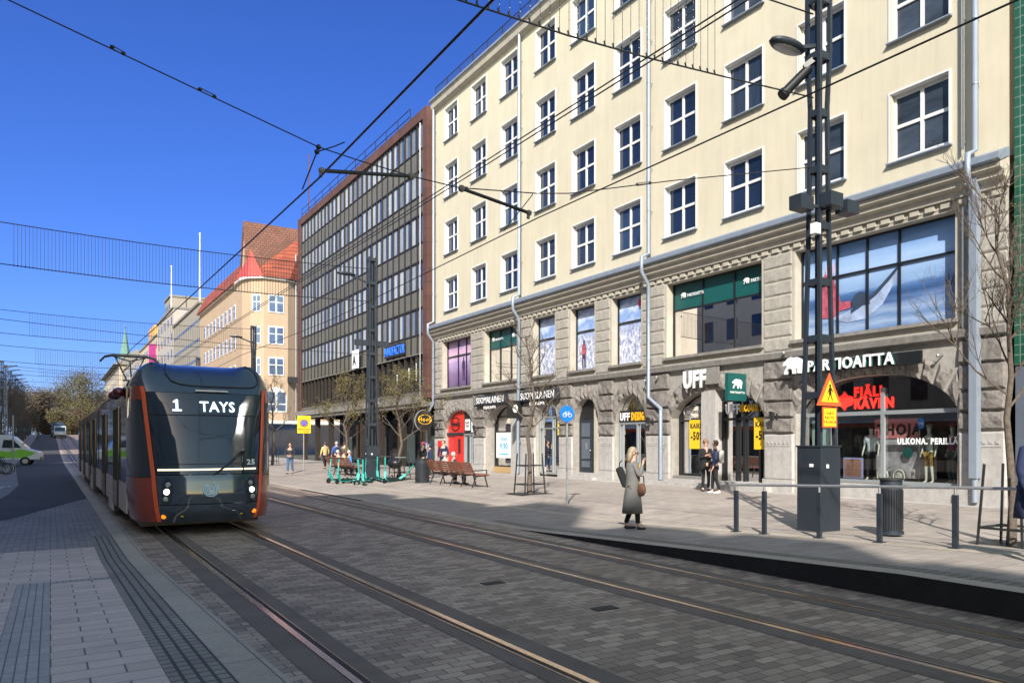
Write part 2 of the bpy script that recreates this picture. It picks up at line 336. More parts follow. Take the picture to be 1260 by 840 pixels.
def poster_mat(name, kind):
    m, t, b = newmat(name); L = t.links.new
    tc = N(t, 'ShaderNodeTexCoord'); sp = N(t, 'ShaderNodeSeparateXYZ'); L(tc.outputs['Object'], sp.inputs[0])
    mr = N(t, 'ShaderNodeMapRange'); mr.inputs[1].default_value = 5.3; mr.inputs[2].default_value = 8.33; L(sp.outputs[2], mr.inputs[0])
    ns = N(t, 'ShaderNodeTexNoise', Scale={'snow': 1.6, 'dusk': .8, 'sea': .9}[kind], Detail=7.0, Roughness=.65)
    mp = N(t, 'ShaderNodeMapping'); mp.inputs['Scale'].default_value = {'snow': (1, 1, 1.2), 'dusk': (1, 1, 3), 'sea': (1, .5, 4)}[kind]; L(tc.outputs['Object'], mp.inputs[0]); L(mp.outputs[0], ns.inputs[0])
    ad = N(t, 'ShaderNodeMath', _operation='MULTIPLY_ADD'); L(ns.outputs['Fac'], ad.inputs[0]); ad.inputs[1].default_value = {'snow': .5, 'dusk': .3, 'sea': .25}[kind]; L(mr.outputs[0], ad.inputs[2])
    sb = N(t, 'ShaderNodeMath', _operation='SUBTRACT'); L(ad.outputs[0], sb.inputs[0]); sb.inputs[1].default_value = {'snow': .25, 'dusk': .15, 'sea': .12}[kind]
    cr = N(t, 'ShaderNodeValToRGB'); L(sb.outputs[0], cr.inputs[0]); e = cr.color_ramp.elements
    stops = {'snow': [(0, (.34, .42, .62)), (.32, (.55, .62, .80)), (.5, (.16, .24, .48)), (.62, (.45, .55, .78)), (.72, (.20, .34, .66)), (.86, (.55, .65, .85)), (1, (.14, .27, .62))],
             'dusk': [(0, (.10, .06, .16)), (.3, (.24, .14, .32)), (.5, (.42, .30, .55)), (.6, (.60, .42, .68)), (.75, (.70, .45, .62)), (.9, (.40, .25, .50)), (1, (.5, .3, .45))],
             'sea': [(0, (.10, .20, .42)), (.10, (.30, .40, .58)), (.16, (.14, .24, .44)), (.22, (.28, .38, .56)), (.30, (.10, .18, .38)), (.36, (.04, .09, .22)), (.43, (.06, .14, .34)), (.5, (.24, .38, .62)), (.72, (.36, .52, .78)), (1, (.12, .28, .60))]}[kind]
    e[0].position = stops[0][0]; e[0].color = (*stops[0][1], 1); e[1].position = 1; e[1].color = (*stops[-1][1], 1)
    for p, c in stops[1:-1]: q = e.new(p); q.color = (*c, 1)
    col = cr.outputs[0]
    if kind == 'snow':
        n2 = N(t, 'ShaderNodeTexNoise', Scale=5.0, Detail=8.0, Roughness=.7); m2 = N(t, 'ShaderNodeMapping'); m2.inputs['Scale'].default_value = (1, 1.2, .8); L(tc.outputs['Object'], m2.inputs[0]); L(m2.outputs[0], n2.inputs[0])
        r2 = N(t, 'ShaderNodeValToRGB'); L(n2.outputs['Fac'], r2.inputs[0]); r2.color_ramp.elements[0].position = .42; r2.color_ramp.elements[1].position = .6
        r2.color_ramp.elements[0].color = (.20, .26, .42, 1); r2.color_ramp.elements[1].color = (.85, .85, .95, 1)
        lo = N(t, 'ShaderNodeMapRange'); L(sb.outputs[0], lo.inputs[0]); lo.inputs[1].default_value = .62; lo.inputs[2].default_value = .45
        mx = N(t, 'ShaderNodeMix', _data_type='RGBA'); L(lo.outputs[0], mx.inputs[0]); L(col, mx.inputs[6]); L(r2.outputs[0], mx.inputs[7]); col = mx.outputs[2]
    L(col, b.inputs['Base Color']); b.inputs['Roughness'].default_value = .25; return m
for k in ('snow', 'dusk', 'sea'): M[k] = poster_mat(k + ' poster print', k)

# ------------------------------------------------------------------ ground, paving, tracks
def sheet(name, x0, x1, y0, y1, m, dz=0., dx=1., dy=1., kind='structure', xs=None, ys=None):
    nx = max(1, int(math.ceil((x1 - x0) / dx))); ny = max(1, int(math.ceil((y1 - y0) / dy)))
    xs = xs or [x0 + (x1 - x0) * i / nx for i in range(nx + 1)]; ys = ys or [y0 + (y1 - y0) * i / ny for i in range(ny + 1)]
    vs = [(x, y, G(min(max(x, x0 + 1e-4), x1 - 1e-4), y) + dz) for x in xs for y in ys]; n = len(ys)
    fs = [(i * n + j, (i + 1) * n + j, (i + 1) * n + j + 1, i * n + j + 1) for i in range(len(xs) - 1) for j in range(n - 1)]
    b = MB(); b.add(vs, fs, True); return tag(b.build(name, m), kind=kind)
M['earth'] = pm('distant ground', (.07, .07, .055), .95, var=.4, vs=.05)
b = MB(); ys = [-150, -60, 0, 40, 80] + [80 + 5 * i for i in range(1, 40)] + [300, 400, 700, 1500, 2600]; xs = [-2000, -300, -60, -13.2, 1, 8, 20.4, 60, 300, 2000]
b.add([(x, y, hill(y) - .06) for x in xs for y in ys], [(i * len(ys) + j, (i + 1) * len(ys) + j, (i + 1) * len(ys) + j + 1, i * len(ys) + j + 1) for i in range(len(xs) - 1) for j in range(len(ys) - 1)])
tag(b.build('ground', M['earth']), kind='structure')
M['setts'] = brickmat('dark track setts', (.20, .148, .112), (.46, .355, .27), (.065, .055, .048), .22, .135, .006, rough=.6, bump=.4, big=.22, var=.14)
M['bed'] = pm('dark rail concrete', (.15, .12, .098), .72, var=.25, vs=1.2, bump=.3, bs=90)
M['pav1'] = brickmat('pink grey platform pavers', (.54, .43, .375), (.66, .53, .47), (.15, .13, .11), .42, .28, .007, rough=.68, bump=.3, big=.12, var=.10)
M['pav2'] = brickmat('grey small setts', (.22, .195, .19), (.31, .275, .26), (.09, .085, .085), .21, .14, .010, rough=.7, bump=.4, big=.15)
M['pav3'] = brickmat('warm pavement slabs', (.31, .265, .235), (.385, .335, .295), (.18, .16, .14), .42, .28, .006, rough=.75, bump=.25, big=.13, var=.1)
M['stone'] = brickmat('grey edge stones', (.38, .33, .27), (.44, .38, .31), (.14, .12, .10), .6, 1.25, .006, off=0, rough=.7, bump=.3, big=.15)
M['tact'] = brickmat('ribbed guidance tiles', (.24, .215, .18), (.30, .27, .225), (.06, .058, .05), .0875, .145, .012, off=0, rough=.7, bump=1., big=.15)
M['guide'] = brickmat('light grooved guidance slabs', (.36, .345, .335), (.42, .405, .39), (.15, .145, .14), .066, .29, .005, off=0, rough=.7, bump=.6, big=.1)
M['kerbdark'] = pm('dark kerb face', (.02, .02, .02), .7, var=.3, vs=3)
M['asph2'] = pm('dark asphalt lane', (.062, .060, .064), .8, var=.18, vs=.7, bump=.5, bs=120)
yl = [-40, -10, 0] + [i * .5 for i in range(1, 44)] + [24, 30, 40, 60, 80] + [80 + 5 * i for i in range(1, 45)]
sheet('tram_road', 1.24, 7.95, -40, 300, M['setts'], 0, ys=yl, dx=1.0)
ty = [y for y in yl if -10 <= y <= 17]
sheet('left_platform', -13.2, .62, -40, 17, M['pav1'], 0, ys=[y for y in yl if y <= 17], dx=1.5)
sheet('left_pavement', -13.2, .62, 17, 300, M['pav2'], 0, ys=[y for y in yl if y >= 17], dx=2)
sheet('platform_edge_stones', .97, 1.24, -10, 300, M['stone'], 0, ys=[y for y in yl if y >= -10], dx=1)
sheet('tactile_paving', .62, .97, -10, 19, M['tact'], .0, ys=[y for y in yl if -10 <= y <= 19], dx=1)
sheet('platform_edge_setts', .62, .97, 19, 300, M['pav2'], .0, ys=[y for y in yl if y >= 19], dx=1)
sheet('guidance_strip', -.33, 0, -10, 12.5, M['guide'], .004, ys=[y for y in yl if -10 <= y <= 12.5], dx=1)
sheet('guidance_cross_strip', 0.002, .62, 12.3, 12.5, M['guide'], .004, ys=[12.3, 12.5], dx=1)
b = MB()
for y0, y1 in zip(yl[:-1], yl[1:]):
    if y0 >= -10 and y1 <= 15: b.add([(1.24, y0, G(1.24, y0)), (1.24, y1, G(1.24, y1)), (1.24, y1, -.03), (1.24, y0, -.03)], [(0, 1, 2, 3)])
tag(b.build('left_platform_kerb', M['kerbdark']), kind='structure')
# the dark cycle lane that swings past the platform and on up the hill
lane = [(23.3, -1.3, -1.25), (24.5, -2.2, -.75), (27, -2.0, -.2), (30, -1.65, .45), (32, -1.4, .96), (36, -1.2, .96), (44, -1.1, .96), (50, -1.3, .96), (80, -2.2, .96)] + [(80 + 8 * i, -2.4, .96) for i in range(1, 28)]
b = MB(); vs = []
for y, a, c in lane: vs += [(a, y, hill(y) + .005), (c, y, hill(y) + .005)]
b.add(vs, [(2 * i, 2 * i + 1, 2 * i + 3, 2 * i + 2) for i in range(len(lane) - 1)], True)
tag(b.build('cycle_lane', M['asph2']), kind='structure')
M['paint'] = pm('worn white road paint', (.55, .56, .58), .7, var=.25, vs=6)
b = MB()
b.add([(-1.75, 40.2, .008), (-1.66, 40.2, .008), (-1.40, 43.4, .008), (-1.49, 43.4, .008)], [(0, 1, 2, 3)])
b.add([(-1.85, 42.2, .008), (-1.40, 43.9, .008), (-1.33, 42.4, .008)], [(0, 1, 2)])
tag(b.build('cycle_marking', M['paint']), kind='structure')
# rails
TR1, TR2 = 2.588, 6.47
for tc_ in (TR1, TR2):
    for s_ in (-1, 1):
        xr = tc_ + s_ * .7175
        sheet('rail_bed', xr - .26, xr + .26, -12, 260, M['bed'], .004, ys=[y for y in yl if -12 <= y <= 260], dx=.6)
        g = MB()
        for a, c_, z in ((xr - .036, xr + .036, .012), (xr - s_ * .036 - s_ * .042 - .0, xr - s_ * .036 - s_ * .042 - s_ * .018, .011)):
            a, c_ = min(a, c_), max(a, c_); pr = None
            for y in [y for y in yl if -12 <= y <= 260]:
                h = hill(y); cur = len(g.v); g.v += [(a, y, h + .0), (a + .006, y, h + z), (c_ - .006, y, h + z), (c_, y, h)]
                if pr is not None:
                    for k in range(3): g.f.append((pr + k, pr + k + 1, cur + k + 1, cur + k)); g.sm.append(False)
                pr = cur
        tag(g.build('tram_rail', M['steel']), kind='structure')
        x0, x1 = sorted((xr - s_ * .038, xr - s_ * .077))
        sheet('rail_groove', x0, x1, -12, 260, M['kerbdark'], .007, ys=[y for y in yl if -12 <= y <= 260], dx=.6)
# right side: kerb, platform, pavement
sheet('platform_edge_band', 7.95, 8.25, -10, 300, M['stone'], 0, ys=[y for y in yl if y >= -10], dx=1)
sheet('right_tactile_paving', 8.25, 8.55, -10, 17, M['tact'], 0, ys=[y for y in yl if -10 <= y <= 17], dx=1)
sheet('right_pavement_strip', 8.25, 8.55, 17, 300, M['pav3'], 0, ys=[y for y in yl if y >= 17], dx=1)
sheet('right_pavement', 8.55, 20.4, -40, 300, M['pav3'], 0, ys=yl, dx=.5)
sheet('pavement_stone_band', 10.42, 10.75, -10, 90, M['stone'], .004, ys=[y for y in yl if -10 <= y <= 90], dx=.12)
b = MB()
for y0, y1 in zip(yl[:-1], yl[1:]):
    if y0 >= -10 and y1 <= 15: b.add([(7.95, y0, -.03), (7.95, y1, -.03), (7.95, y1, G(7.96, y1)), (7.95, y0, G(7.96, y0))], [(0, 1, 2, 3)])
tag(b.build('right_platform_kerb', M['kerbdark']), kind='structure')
b = MB(); b.box(7.82, 7.95, 25.4, 33, .0, .012); tag(b.build('drain_channel', M['kerbdark']), kind='structure')
sheet('wall_foot_band', 19.3, 19.9, 10.6, 100, M['granite'], .004, ys=[10.6] + [y for y in yl if 10.6 < y <= 100], dx=.6)

b = MB()
for x_, y_ in ((4.62, 9.4), (4.9, 7.2), (3.0, 24)): b.box(x_ - .14, x_ + .14, y_ - .09, y_ + .09, .0, .009)
tag(b.build('inspection_cover', M['kerbdark']), kind='structure')
# ------------------------------------------------------------------ the cream building
def wall_holes(b, y0, y1, z0, z1, holes, X=20., depth=.25, sgn=1):
    ys = sorted({y0, y1, *[h[0] for h in holes], *[h[1] for h in holes]}); zs = sorted({z0, z1, *[h[2] for h in holes], *[h[3] for h in holes]})
    for i in range(len(ys) - 1):
        run = None
        for j in range(len(zs) - 1):
            cy, cz = (ys[i] + ys[i + 1]) / 2, (zs[j] + zs[j + 1]) / 2
            if any(h[0] < cy < h[1] and h[2] < cz < h[3] for h in holes): continue
            b.add([(X, ys[i], zs[j]), (X, ys[i + 1], zs[j]), (X, ys[i + 1], zs[j + 1]), (X, ys[i], zs[j + 1])], [(0, 1, 2, 3)])
    for a, c, e, f in holes: reveal(b, a, c, e, f, X, X + depth)
def reveal(b, a, c, e, f, x0, x1, bottom=True):
    b.add([(x0, a, e), (x1, a, e), (x1, a, f), (x0, a, f)], [(0, 1, 2, 3)]); b.add([(x0, c, e), (x0, c, f), (x1, c, f), (x1, c, e)], [(0, 1, 2, 3)])
    b.add([(x0, a, f), (x1, a, f), (x1, c, f), (x0, c, f)], [(0, 1, 2, 3)])
    if bottom: b.add([(x0, a, e), (x0, c, e), (x1, c, e), (x1, a, e)], [(0, 1, 2, 3)])

M['granite2'] = pm('beige grey pointed wall', (.355, .335, .30), .85, streak=.2, var=.16, vs=5, bump=.5, bs=40)
BY0, BY1 = 10.5, 49.1
cb = thing('cream_building', 'long cream plaster building over rough granite shop arches and big upper shop windows', 'building', (20, 10.5, 0))
cols = [(47.48, 45.55), (43.53, 41.55), (39.63, 37.7), (35.71, 33.75), (32.13, 30.2), (28.55, 26.63), (24.97, 23.05), (21.37, 19.45), (17.76, 15.86), (14.12, 12.22)]
rows = [10.26 + 3.61 * k for k in range(4)]
b = MB(); wall_holes(b, BY0, BY1, 9.5, 23.55, [(a, c, z, z + 2.02) for c, a in cols for z in rows], 20., .26)
b.box(20.27, 34, BY0 + .002, BY1 - .002, 9.5, 23.4)
b.build('upper_wall', M['plaster'], cb)
# one window, then copies (all share mesh data)
W_, H_ = 1.93, 2.02
def window_parts():
    f = MB(); d = .075                                       # white surround, proud of the plaster
    for a, c, e, g in ((-.055, 0, -.02, H_ + .055), (W_, W_ + .055, -.02, H_ + .055), (0, W_, H_, H_ + .055)): f.box(-.035, .0, a, c, e, g)
    f.box(.0, .235, -.004, .012, 0, H_); f.box(.0, .235, W_ - .012, W_ + .004, 0, H_); f.box(.0, .235, .012, W_ - .012, H_ - .012, H_ + .004)
    x0, x1 = .15, .21
    for a, c, e, g in ((.012, .10, .03, H_ - .02), (W_ - .10, W_ - .012, .03, H_ - .02), (.1, W_ - .1, .03, .12), (.1, W_ - .1, H_ - .11, H_ - .02), (W_ / 2 - .055, W_ / 2 + .055, .12, H_ - .11)): f.box(x0, x1, a, c, e, g)
    for a, c in ((.1, W_ / 2 - .055), (W_ / 2 + .055, W_ - .1)):
        f.box(x0 + .002, x1, a, c, H_ * .52 - .05, H_ * .52 + .05)
    p = MB(); p.add([(.2, .05, .05), (.2, W_ - .05, .05), (.2, W_ - .05, H_ - .05), (.2, .05, H_ - .05)], [(0, 1, 2, 3)])
    s = MB(); s.add([(-.13, -.1, -.05), (-.13, W_ + .1, -.05), (.16, W_ + .1, .032), (.16, -.1, .032), (-.13, -.1, -.085), (-.13, W_ + .1, -.085), (.16, W_ + .1, -.085), (.16, -.1, -.085)],
                    [(0, 1, 2, 3), (4, 5, 1, 0), (4, 0, 3, 7), (5, 6, 2, 1), (7, 6, 5, 4)])
    return f, p, s
M['cglass'] = pm('pane with pale curtain behind', (.028, .04, .065), .08, var=.5, vs=3., spec=.35, stretch=(1, 6, .2))
f, p, s = window_parts(); fo = f.build('window', M['white'], cb); po = p.build('pane', M['wglass'], fo); so_ = s.build('sill', M['zinc'], fo)
for me in (fo.data, po.data, so_.data): me.transform(Matrix.Translation(ORG[cb.name]))
pc = po.data.copy(); pc.materials.clear(); pc.materials.append(M['cglass'])
pcs = [pc]
for nm_, c_, v_, st_ in (('pane with half drawn blind', (.045, .058, .08), .7, (1, .3, 1.2)), ('pane with painted sky reflection', (.025, .045, .09), .5, (1, .6, .6)), ('deep blue pane', (.012, .022, .05), .3, (1, 1, 1))):  # one variant carries a sky reflection in its base colour
    q_ = po.data.copy(); q_.materials.clear(); q_.materials.append(pm(nm_, c_, .05, var=v_, vs=.9, spec=.35, stretch=st_)); pcs.append(q_)
first = True
for ci, (c, a) in enumerate(cols):
    for ri, z in enumerate(rows):
        if first: o = fo; first = False
        else: o = dup(fo); o.parent = cb
        o.location = Vector((20, a, z)) - ORG[cb.name]
        r_ = rnd.random()
        for ch in o.children:
            if ch.name.startswith('pane') and r_ > .3: ch.data = pcs[int(r_ * 97) % 4]
# roof edge, cornice, railing
b = MB()
b.prism([(20.02, 23.45), (19.72, 23.62), (19.66, 23.95), (19.62, 24.0), (20.4, 24.1), (20.4, 23.45)], lambda x, z: (x, BY0, z), lambda x, z: (x, BY1, z)); fixn(b.build('roof_cornice', M['trim'], cb))
b = MB(); b.prism([(19.55, 24.0), (19.55, 24.12), (26, 25.5), (33, 24.12), (33, 24.0)], lambda x, z: (x, BY0, z), lambda x, z: (x, BY1, z)); fixn(b.build('roof', M['zinc'], cb))
b = MB()
for i in range(21):
    y = BY0 + .3 + i * (BY1 - BY0 - .6) / 20; b.bar((19.9, y, 24.1), (19.9, y, 25.0), .04)
for z in (24.35, 24.97): b.bar((19.9, BY0 + .3, z), (19.9, BY1 - .3, z), .035)
for i in range(250):
    y = BY0 + .3 + i * (BY1 - BY0 - .6) / 250; b.bar((19.9, y, 24.35), (19.9, y, 24.97), .012)
b.build('roof_railing', M['iron'], cb)
# main cornice above the mezzanine
g = MB(); g.prism([(20.0, 9.42), (19.55, 9.20), (19.43, 9.24), (19.43, 9.40), (20.0, 9.66)], lambda x, z: (x, BY0 - .02, z), lambda x, z: (x, BY1 + .05, z)); fixn(g.build('gutter', M['zinc'], cb))
b = MB(); b.prism([(20.05, 8.62), (19.88, 8.62), (19.84, 8.80), (19.70, 8.86), (19.70, 9.0), (19.56, 9.06), (19.56, 9.19), (20.05, 9.4)], lambda x, z: (x, BY0 + .01, z), lambda x, z: (x, BY1, z)); fixn(b.build('cornice', M['trim'], cb))
b = MB(); y = BY0 + .15; pth = [(19.985, BY0 + .02)]
while y < BY1 - .5: pth += [(19.985, y), (19.925, y), (19.925, y + .30), (19.985, y + .30)]; y += .50
pth.append((19.985, BY1 - .02)); b.add([(x_, y_, z_) for x_, y_ in pth for z_ in (8.44, 8.60)], [(2 * i, 2 * i + 2, 2 * i + 3, 2 * i + 1) for i in range(len(pth) - 1)] + [(2 * i, 2 * i + 2, 2 * i + 4, 2 * i + 6) for i in range(1, len(pth) - 4, 4)] + [(2 * i + 1, 2 * i + 7, 2 * i + 5, 2 * i + 3) for i in range(1, len(pth) - 4, 4)])
b.build('dentil_frieze', M['trim'], cb)
# mezzanine wall
mez = [('W1', 43.66, 47.92), ('W2', 37.82, 41.79), ('W3', 33.81, 36.03), ('W4', 30.22, 32.35), ('W5', 26.62, 28.83), ('W6', 19.5, 24.88), ('W7', 12.04, 17.95)]
MZ0, MZ1 = 5.32, 8.34
b = MB(); wall_holes(b, BY0, BY1, 5.0, 9.1, [(a, c, MZ0, MZ1) for _, a, c in mez], 20., .42); b.build('mezzanine_wall', M['trim'], cb)
# rusticated piers between the mezzanine windows, drafted courses
b = MB(); edges = [BY0] + [v for n_, a, c in sorted(mez, key=lambda q: q[1]) for v in (a, c)] + [BY1]
for i in range(0, len(edges), 2):
    a, c = edges[i] + (.10 if i else 0.0), edges[i + 1] - (.10 if i + 2 < len(edges) else 0.)
    if c - a < .3: continue
    n = 7; hh = (8.40 - 5.02) / n
    for k in range(n):
        b.rough(a, c, 5.02 + k * hh, 5.02 + (k + 1) * hh, 20.0, .035, 6, 3, k, .016, .008)
PK = lambda es: (lambda c: sum(1 for v in es if v < c[1]))
b.parts('pier_courses', M['stucco'], cb, PK(edges))
b = MB()
for _, a, c in mez: b.box(19.86, 20.42, a - .12, c + .12, MZ0 - .11, MZ0 - .002)
b.parts('window_sill', M['belt'], cb, PK(edges))
b = MB(); b.prism([(20.05, 4.72), (19.82, 4.76), (19.78, 4.94), (19.9, 5.0), (20.05, 5.0)], lambda x, z: (x, BY0, z), lambda x, z: (x, BY1, z)); fixn(b.build('stone_belt', M['belt'], cb))

def mull(b, ys, zs, x0, x1, a, c, e, f, w=.06):
    b.box(x0, x1, a, a + w, e, f); b.box(x0, x1, c - w, c, e, f); b.box(x0, x1, a + w, c - w, e, e + w); b.box(x0, x1, a + w, c - w, f - w, f)
    for y in ys: b.box(x0, x1, y - w / 2, y + w / 2, e + w, f - w)
    pts = [a + w] + [q for y in sorted(ys) for q in (y - w / 2, y + w / 2)] + [c - w]
    for z in zs:
        for i in range(0, len(pts), 2): b.box(x0 + .004, x1 - .004, pts[i], pts[i + 1], z - w / 2, z + w / 2)
BEAR = [(0, 0), (.13, 0), (.16, .16), (.30, .22), (.42, .16), (.44, 0), (.57, 0), (.57, .14), (.66, .22), (.70, 0), (.82, 0), (.84, .22), (.90, .40), (.82, .54), (.62, .62), (.42, .60), (.34, .64), (.28, .62), (.20, .60), (.10, .52), (-.02, .44), (-.06, .36), (.0, .32), (.12, .34), (.18, .30), (.06, .16)]
def bear(f, h, name, m, parent, d=.02, flip=False):
    b = MB(); k = h / .64; P = [((.84 - x if flip else x) * k, y * k) for x, y in BEAR]
    b.prism(P, lambda u, v: f(u, v, d), lambda u, v: f(u, v, 0)); return fixn(b.build(name, m, parent))
def poster(a, c, mat, nm='poster_print', lab=None):
    b = MB(); b.add([(20.40, a, MZ0), (20.40, c, MZ0), (20.40, c, MZ1), (20.40, a, MZ1)], [(0, 1, 2, 3)]); o = b.build(nm, mat, cb)
    if lab: o['label'] = lab
    return o
figm = {'dusk': pm('poster figure dark', (.05, .03, .07), .4), 'redj': pm('poster red jacket', (.40, .085, .13), .35, var=.5, vs=4), 'hat': pm('poster pale hat', (.6, .45, .62), .35), 'boat': pm('poster white hull', (.34, .43, .62), .3, var=.35, vs=2), 'bdk': pm('poster dark rim', (.04, .06, .10), .3)}
def fig2d(poly, Y, z, s, m, par, x=20.385, nm='printed_figure'):
    b = MB(); b.prism([(Y - u * s, z + v * s) for u, v in poly], lambda y, q: (x, y, q), lambda y, q: (x + .008, y, q)); return fixn(b.build(nm, m, par))
HIK = [(-.10, 0), (-.03, 0), (-.01, .35), (.02, .35), (.05, 0), (.12, 0), (.12, .45), (.16, .55), (.14, .80), (.06, .86), (.07, .98), (.02, 1.04), (-.04, .98), (-.04, .86), (-.13, .80), (-.16, .55), (-.10, .45)]
def wframe(nm, a, c, ys, zs):
    b = MB(); mull(b, ys, zs, 20.33, 20.39, a, c, MZ0, MZ1); return b.build('display_window_frame', M['black'], cb)
# W1 dusk hikers
a, c = mez[0][1:]; wframe('', a, c, [45.05, 46.25], [7.35]); p = poster(a, c, M['dusk'])
fig2d(HIK, 45.55, 5.75, 1.45, figm['dusk'], p); fig2d(HIK, 44.35, 5.9, 1.65, figm['dusk'], p)
bb = MB(); bb.box(20.385, 20.39, 43.9, 44.55, 7.75, 8.05); bb.build('printed_red_logo', pm('poster red', (.6, .04, .10), .4), p)
# W3..W5 snow
for i, ys in ((2, []), (3, []), (4, [])):
    a, c = mez[i][1:]; wframe('', a, c, ys, [7.22]); p = poster(a, c, M['snow'])
    if i == 3:
        fig2d(HIK, 31.75, 5.45, 1.35, figm['dusk'], p); fig2d([(-.14, .5), (.14, .5), (.12, .82), (-.12, .82)], 31.75, 5.45, 1.35, figm['redj'], p, 20.375)
    if i == 4: bb = MB(); bb.box(20.385, 20.39, 26.78, 27.35, 7.83, 8.12); bb.build('printed_red_logo', pm('poster red', (.6, .04, .10), .4), p)
# W7 canoe
a, c = mez[6][1:]; wframe('', a, c, [16.42, 15.25, 14.08], [7.28]); p = poster(a, c, M['sea'])
hull = [(-1.55, .02), (-.4, -.32), (.55, -.28), (1.25, .15), (1.75, .85), (2.05, 1.45), (2.0, 1.55), (1.55, 1.1), (.95, .62), (.2, .25), (-.7, .02)]
fig2d(hull, 15.75, 6.0, .82, figm['boat'], p, 20.385, 'printed_boat')
rim = [(-.2, .0), (.2, .17), (.95, .52), (1.55, 1.0), (2.03, 1.45), (2.0, 1.55), (1.5, 1.14), (.9, .68), (.15, .30), (-.2, .14)]
fig2d(rim, 15.75, 6.0, .82, figm['bdk'], p, 20.375, 'printed_boat_rim')
fig2d([(.75 * math.cos(t) * .55, .5 * math.sin(t)) for t in [math.pi * k / 10 for k in range(11)]], 15.55, 6.2, .9, figm['bdk'], p, 20.38, 'printed_seat')
jk = [(-.55, -.1), (.0, -.15), (.25, .05), (.62, .08), (.72, .2), (.60, .30), (.28, .30), (.1, .75), (-.05, 1.2), (-.35, 1.28), (-.62, .95), (-.72, .4)]
fig2d(jk, 16.6, 6.1, 1.05, figm['redj'], p, 20.38); fig2d([(.22 * math.cos(t), .27 * math.sin(t)) for t in [2 * math.pi * k / 12 for k in range(12)]], 16.75, 7.55, .9, figm['hat'], p, 20.372, 'printed_head')
# W2 and W6: green film above, glass and a room below
for i, ys, tx in ((1, [39.15, 40.45], [41.45, 39.0]), (5, [21.25, 23.05], [24.35, 20.75])):
    a, c = mez[i][1:]; o = wframe('', a, c, ys, [7.25])
    b = MB(); b.add([(20.385, a, 7.25), (20.385, c, 7.25), (20.385, c, MZ1), (20.385, a, MZ1)], [(0, 1, 2, 3)]); gf = b.build('green_film', M['green'], cb)
    b = MB(); b.add([(20.375, a, MZ0), (20.375, c, MZ0), (20.375, c, 7.24), (20.375, a, 7.24)], [(0, 1, 2, 3)]); b.build('window_glass', M['glass2'], cb)
    b = MB(); b.box(20.9, 20.93, c - 1.0, c - .08, 5.4, 6.8); b.build('pale_panel', M['mint'], cb)
    b = MB()
    for k in range(3): b.bar((21.2, a + 1.2 + k * .9, 5.4), (21.2, a + .9 + k * .9, 6.35), .05); b.bar((21.2, a + .5 + k * .9, 6.3), (21.2, a + 1.2 + k * .9, 6.35), .05)
    b.build('display_rack', M['wood'], cb)
    for y in tx:
        s = .22
        bear(lambda u, v, d, y=y: (20.335 - d, y - u, 7.72 + v), .22, 'bear_emblem', M['wtext'], gf, .006)
        text_mesh('PARTIOAITTA', .17, on_wall(y - .38, 7.73, 20.335), 'lettering', M['wtext'], gf, .006, .004, sx=.85)
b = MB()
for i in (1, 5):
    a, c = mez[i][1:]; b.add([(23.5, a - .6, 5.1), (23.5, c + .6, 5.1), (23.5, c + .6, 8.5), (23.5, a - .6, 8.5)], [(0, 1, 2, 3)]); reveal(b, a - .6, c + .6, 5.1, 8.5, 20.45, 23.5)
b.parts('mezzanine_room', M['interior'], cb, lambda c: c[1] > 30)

# ------------------------------------------------------------------ ground floor
opn = [('red', 43.2, 47.45, 2.75, 3.85, .22), ('suom1', 37.44, 41.58, 2.75, 3.95, .55), ('suom2', 33.39, 35.68, 2.75, 3.86, .22), ('door', 29.85, 32.03, 2.85, 3.93, .32), ('uffwin', 26.27, 28.55, 2.75, 3.93, .24), ('uffbig', 19.39, 24.58, 2.85, 3.88, .40), ('parti', 11.97, 17.91, 2.85, 3.93, .30)]
def arch_z(t, zs, zc):      # t in -1..1 : flat crowned arch with tight haunches
    return zs + (zc - zs) * (1 - abs(t) ** 2.6) ** .75
b = MB(); NA = 18
ed = [BY0] + [v for o in sorted(opn, key=lambda q: q[1]) for v in o[1:3]] + [BY1]
for i in range(0, len(ed), 2): b.add([(20, ed[i], 0), (20, ed[i + 1], 0), (20, ed[i + 1], 4.75), (20, ed[i], 4.75)], [(0, 1, 2, 3)])
for n_, a, c, zs, zc, dp in opn:
    q = [(a + (c - a) * k / NA, arch_z(-1 + 2 * k / NA, zs, zc)) for k in range(NA + 1)]
    b.add([(20, a, 0), (20 + dp, a, 0), (20 + dp, a, zs), (20, a, zs)], [(0, 1, 2, 3)]); b.add([(20, c, 0), (20, c, zs), (20 + dp, c, zs), (20 + dp, c, 0)], [(0, 1, 2, 3)])
    for k in range(NA):
        (y0, z0), (y1, z1) = q[k], q[k + 1]
        b.add([(20, y0, z0), (20, y1, z1), (20, y1, 4.75), (20, y0, 4.75)], [(0, 1, 2, 3)])
        b.add([(20, y0, z0), (20 + dp, y0, z0), (20 + dp, y1, z1), (20, y1, z1)], [(0, 1, 2, 3)])
b.build('ground_floor_wall', M['granite2'], cb)
b = MB(); b.prism([(BY0, 0), (BY1, 0), (BY1, 9.2), (BY0, 9.2)], lambda y, z: (24.5, y, z), lambda y, z: (33.9, y, z)); b.build('rear_wall', M['plaster'], cb)
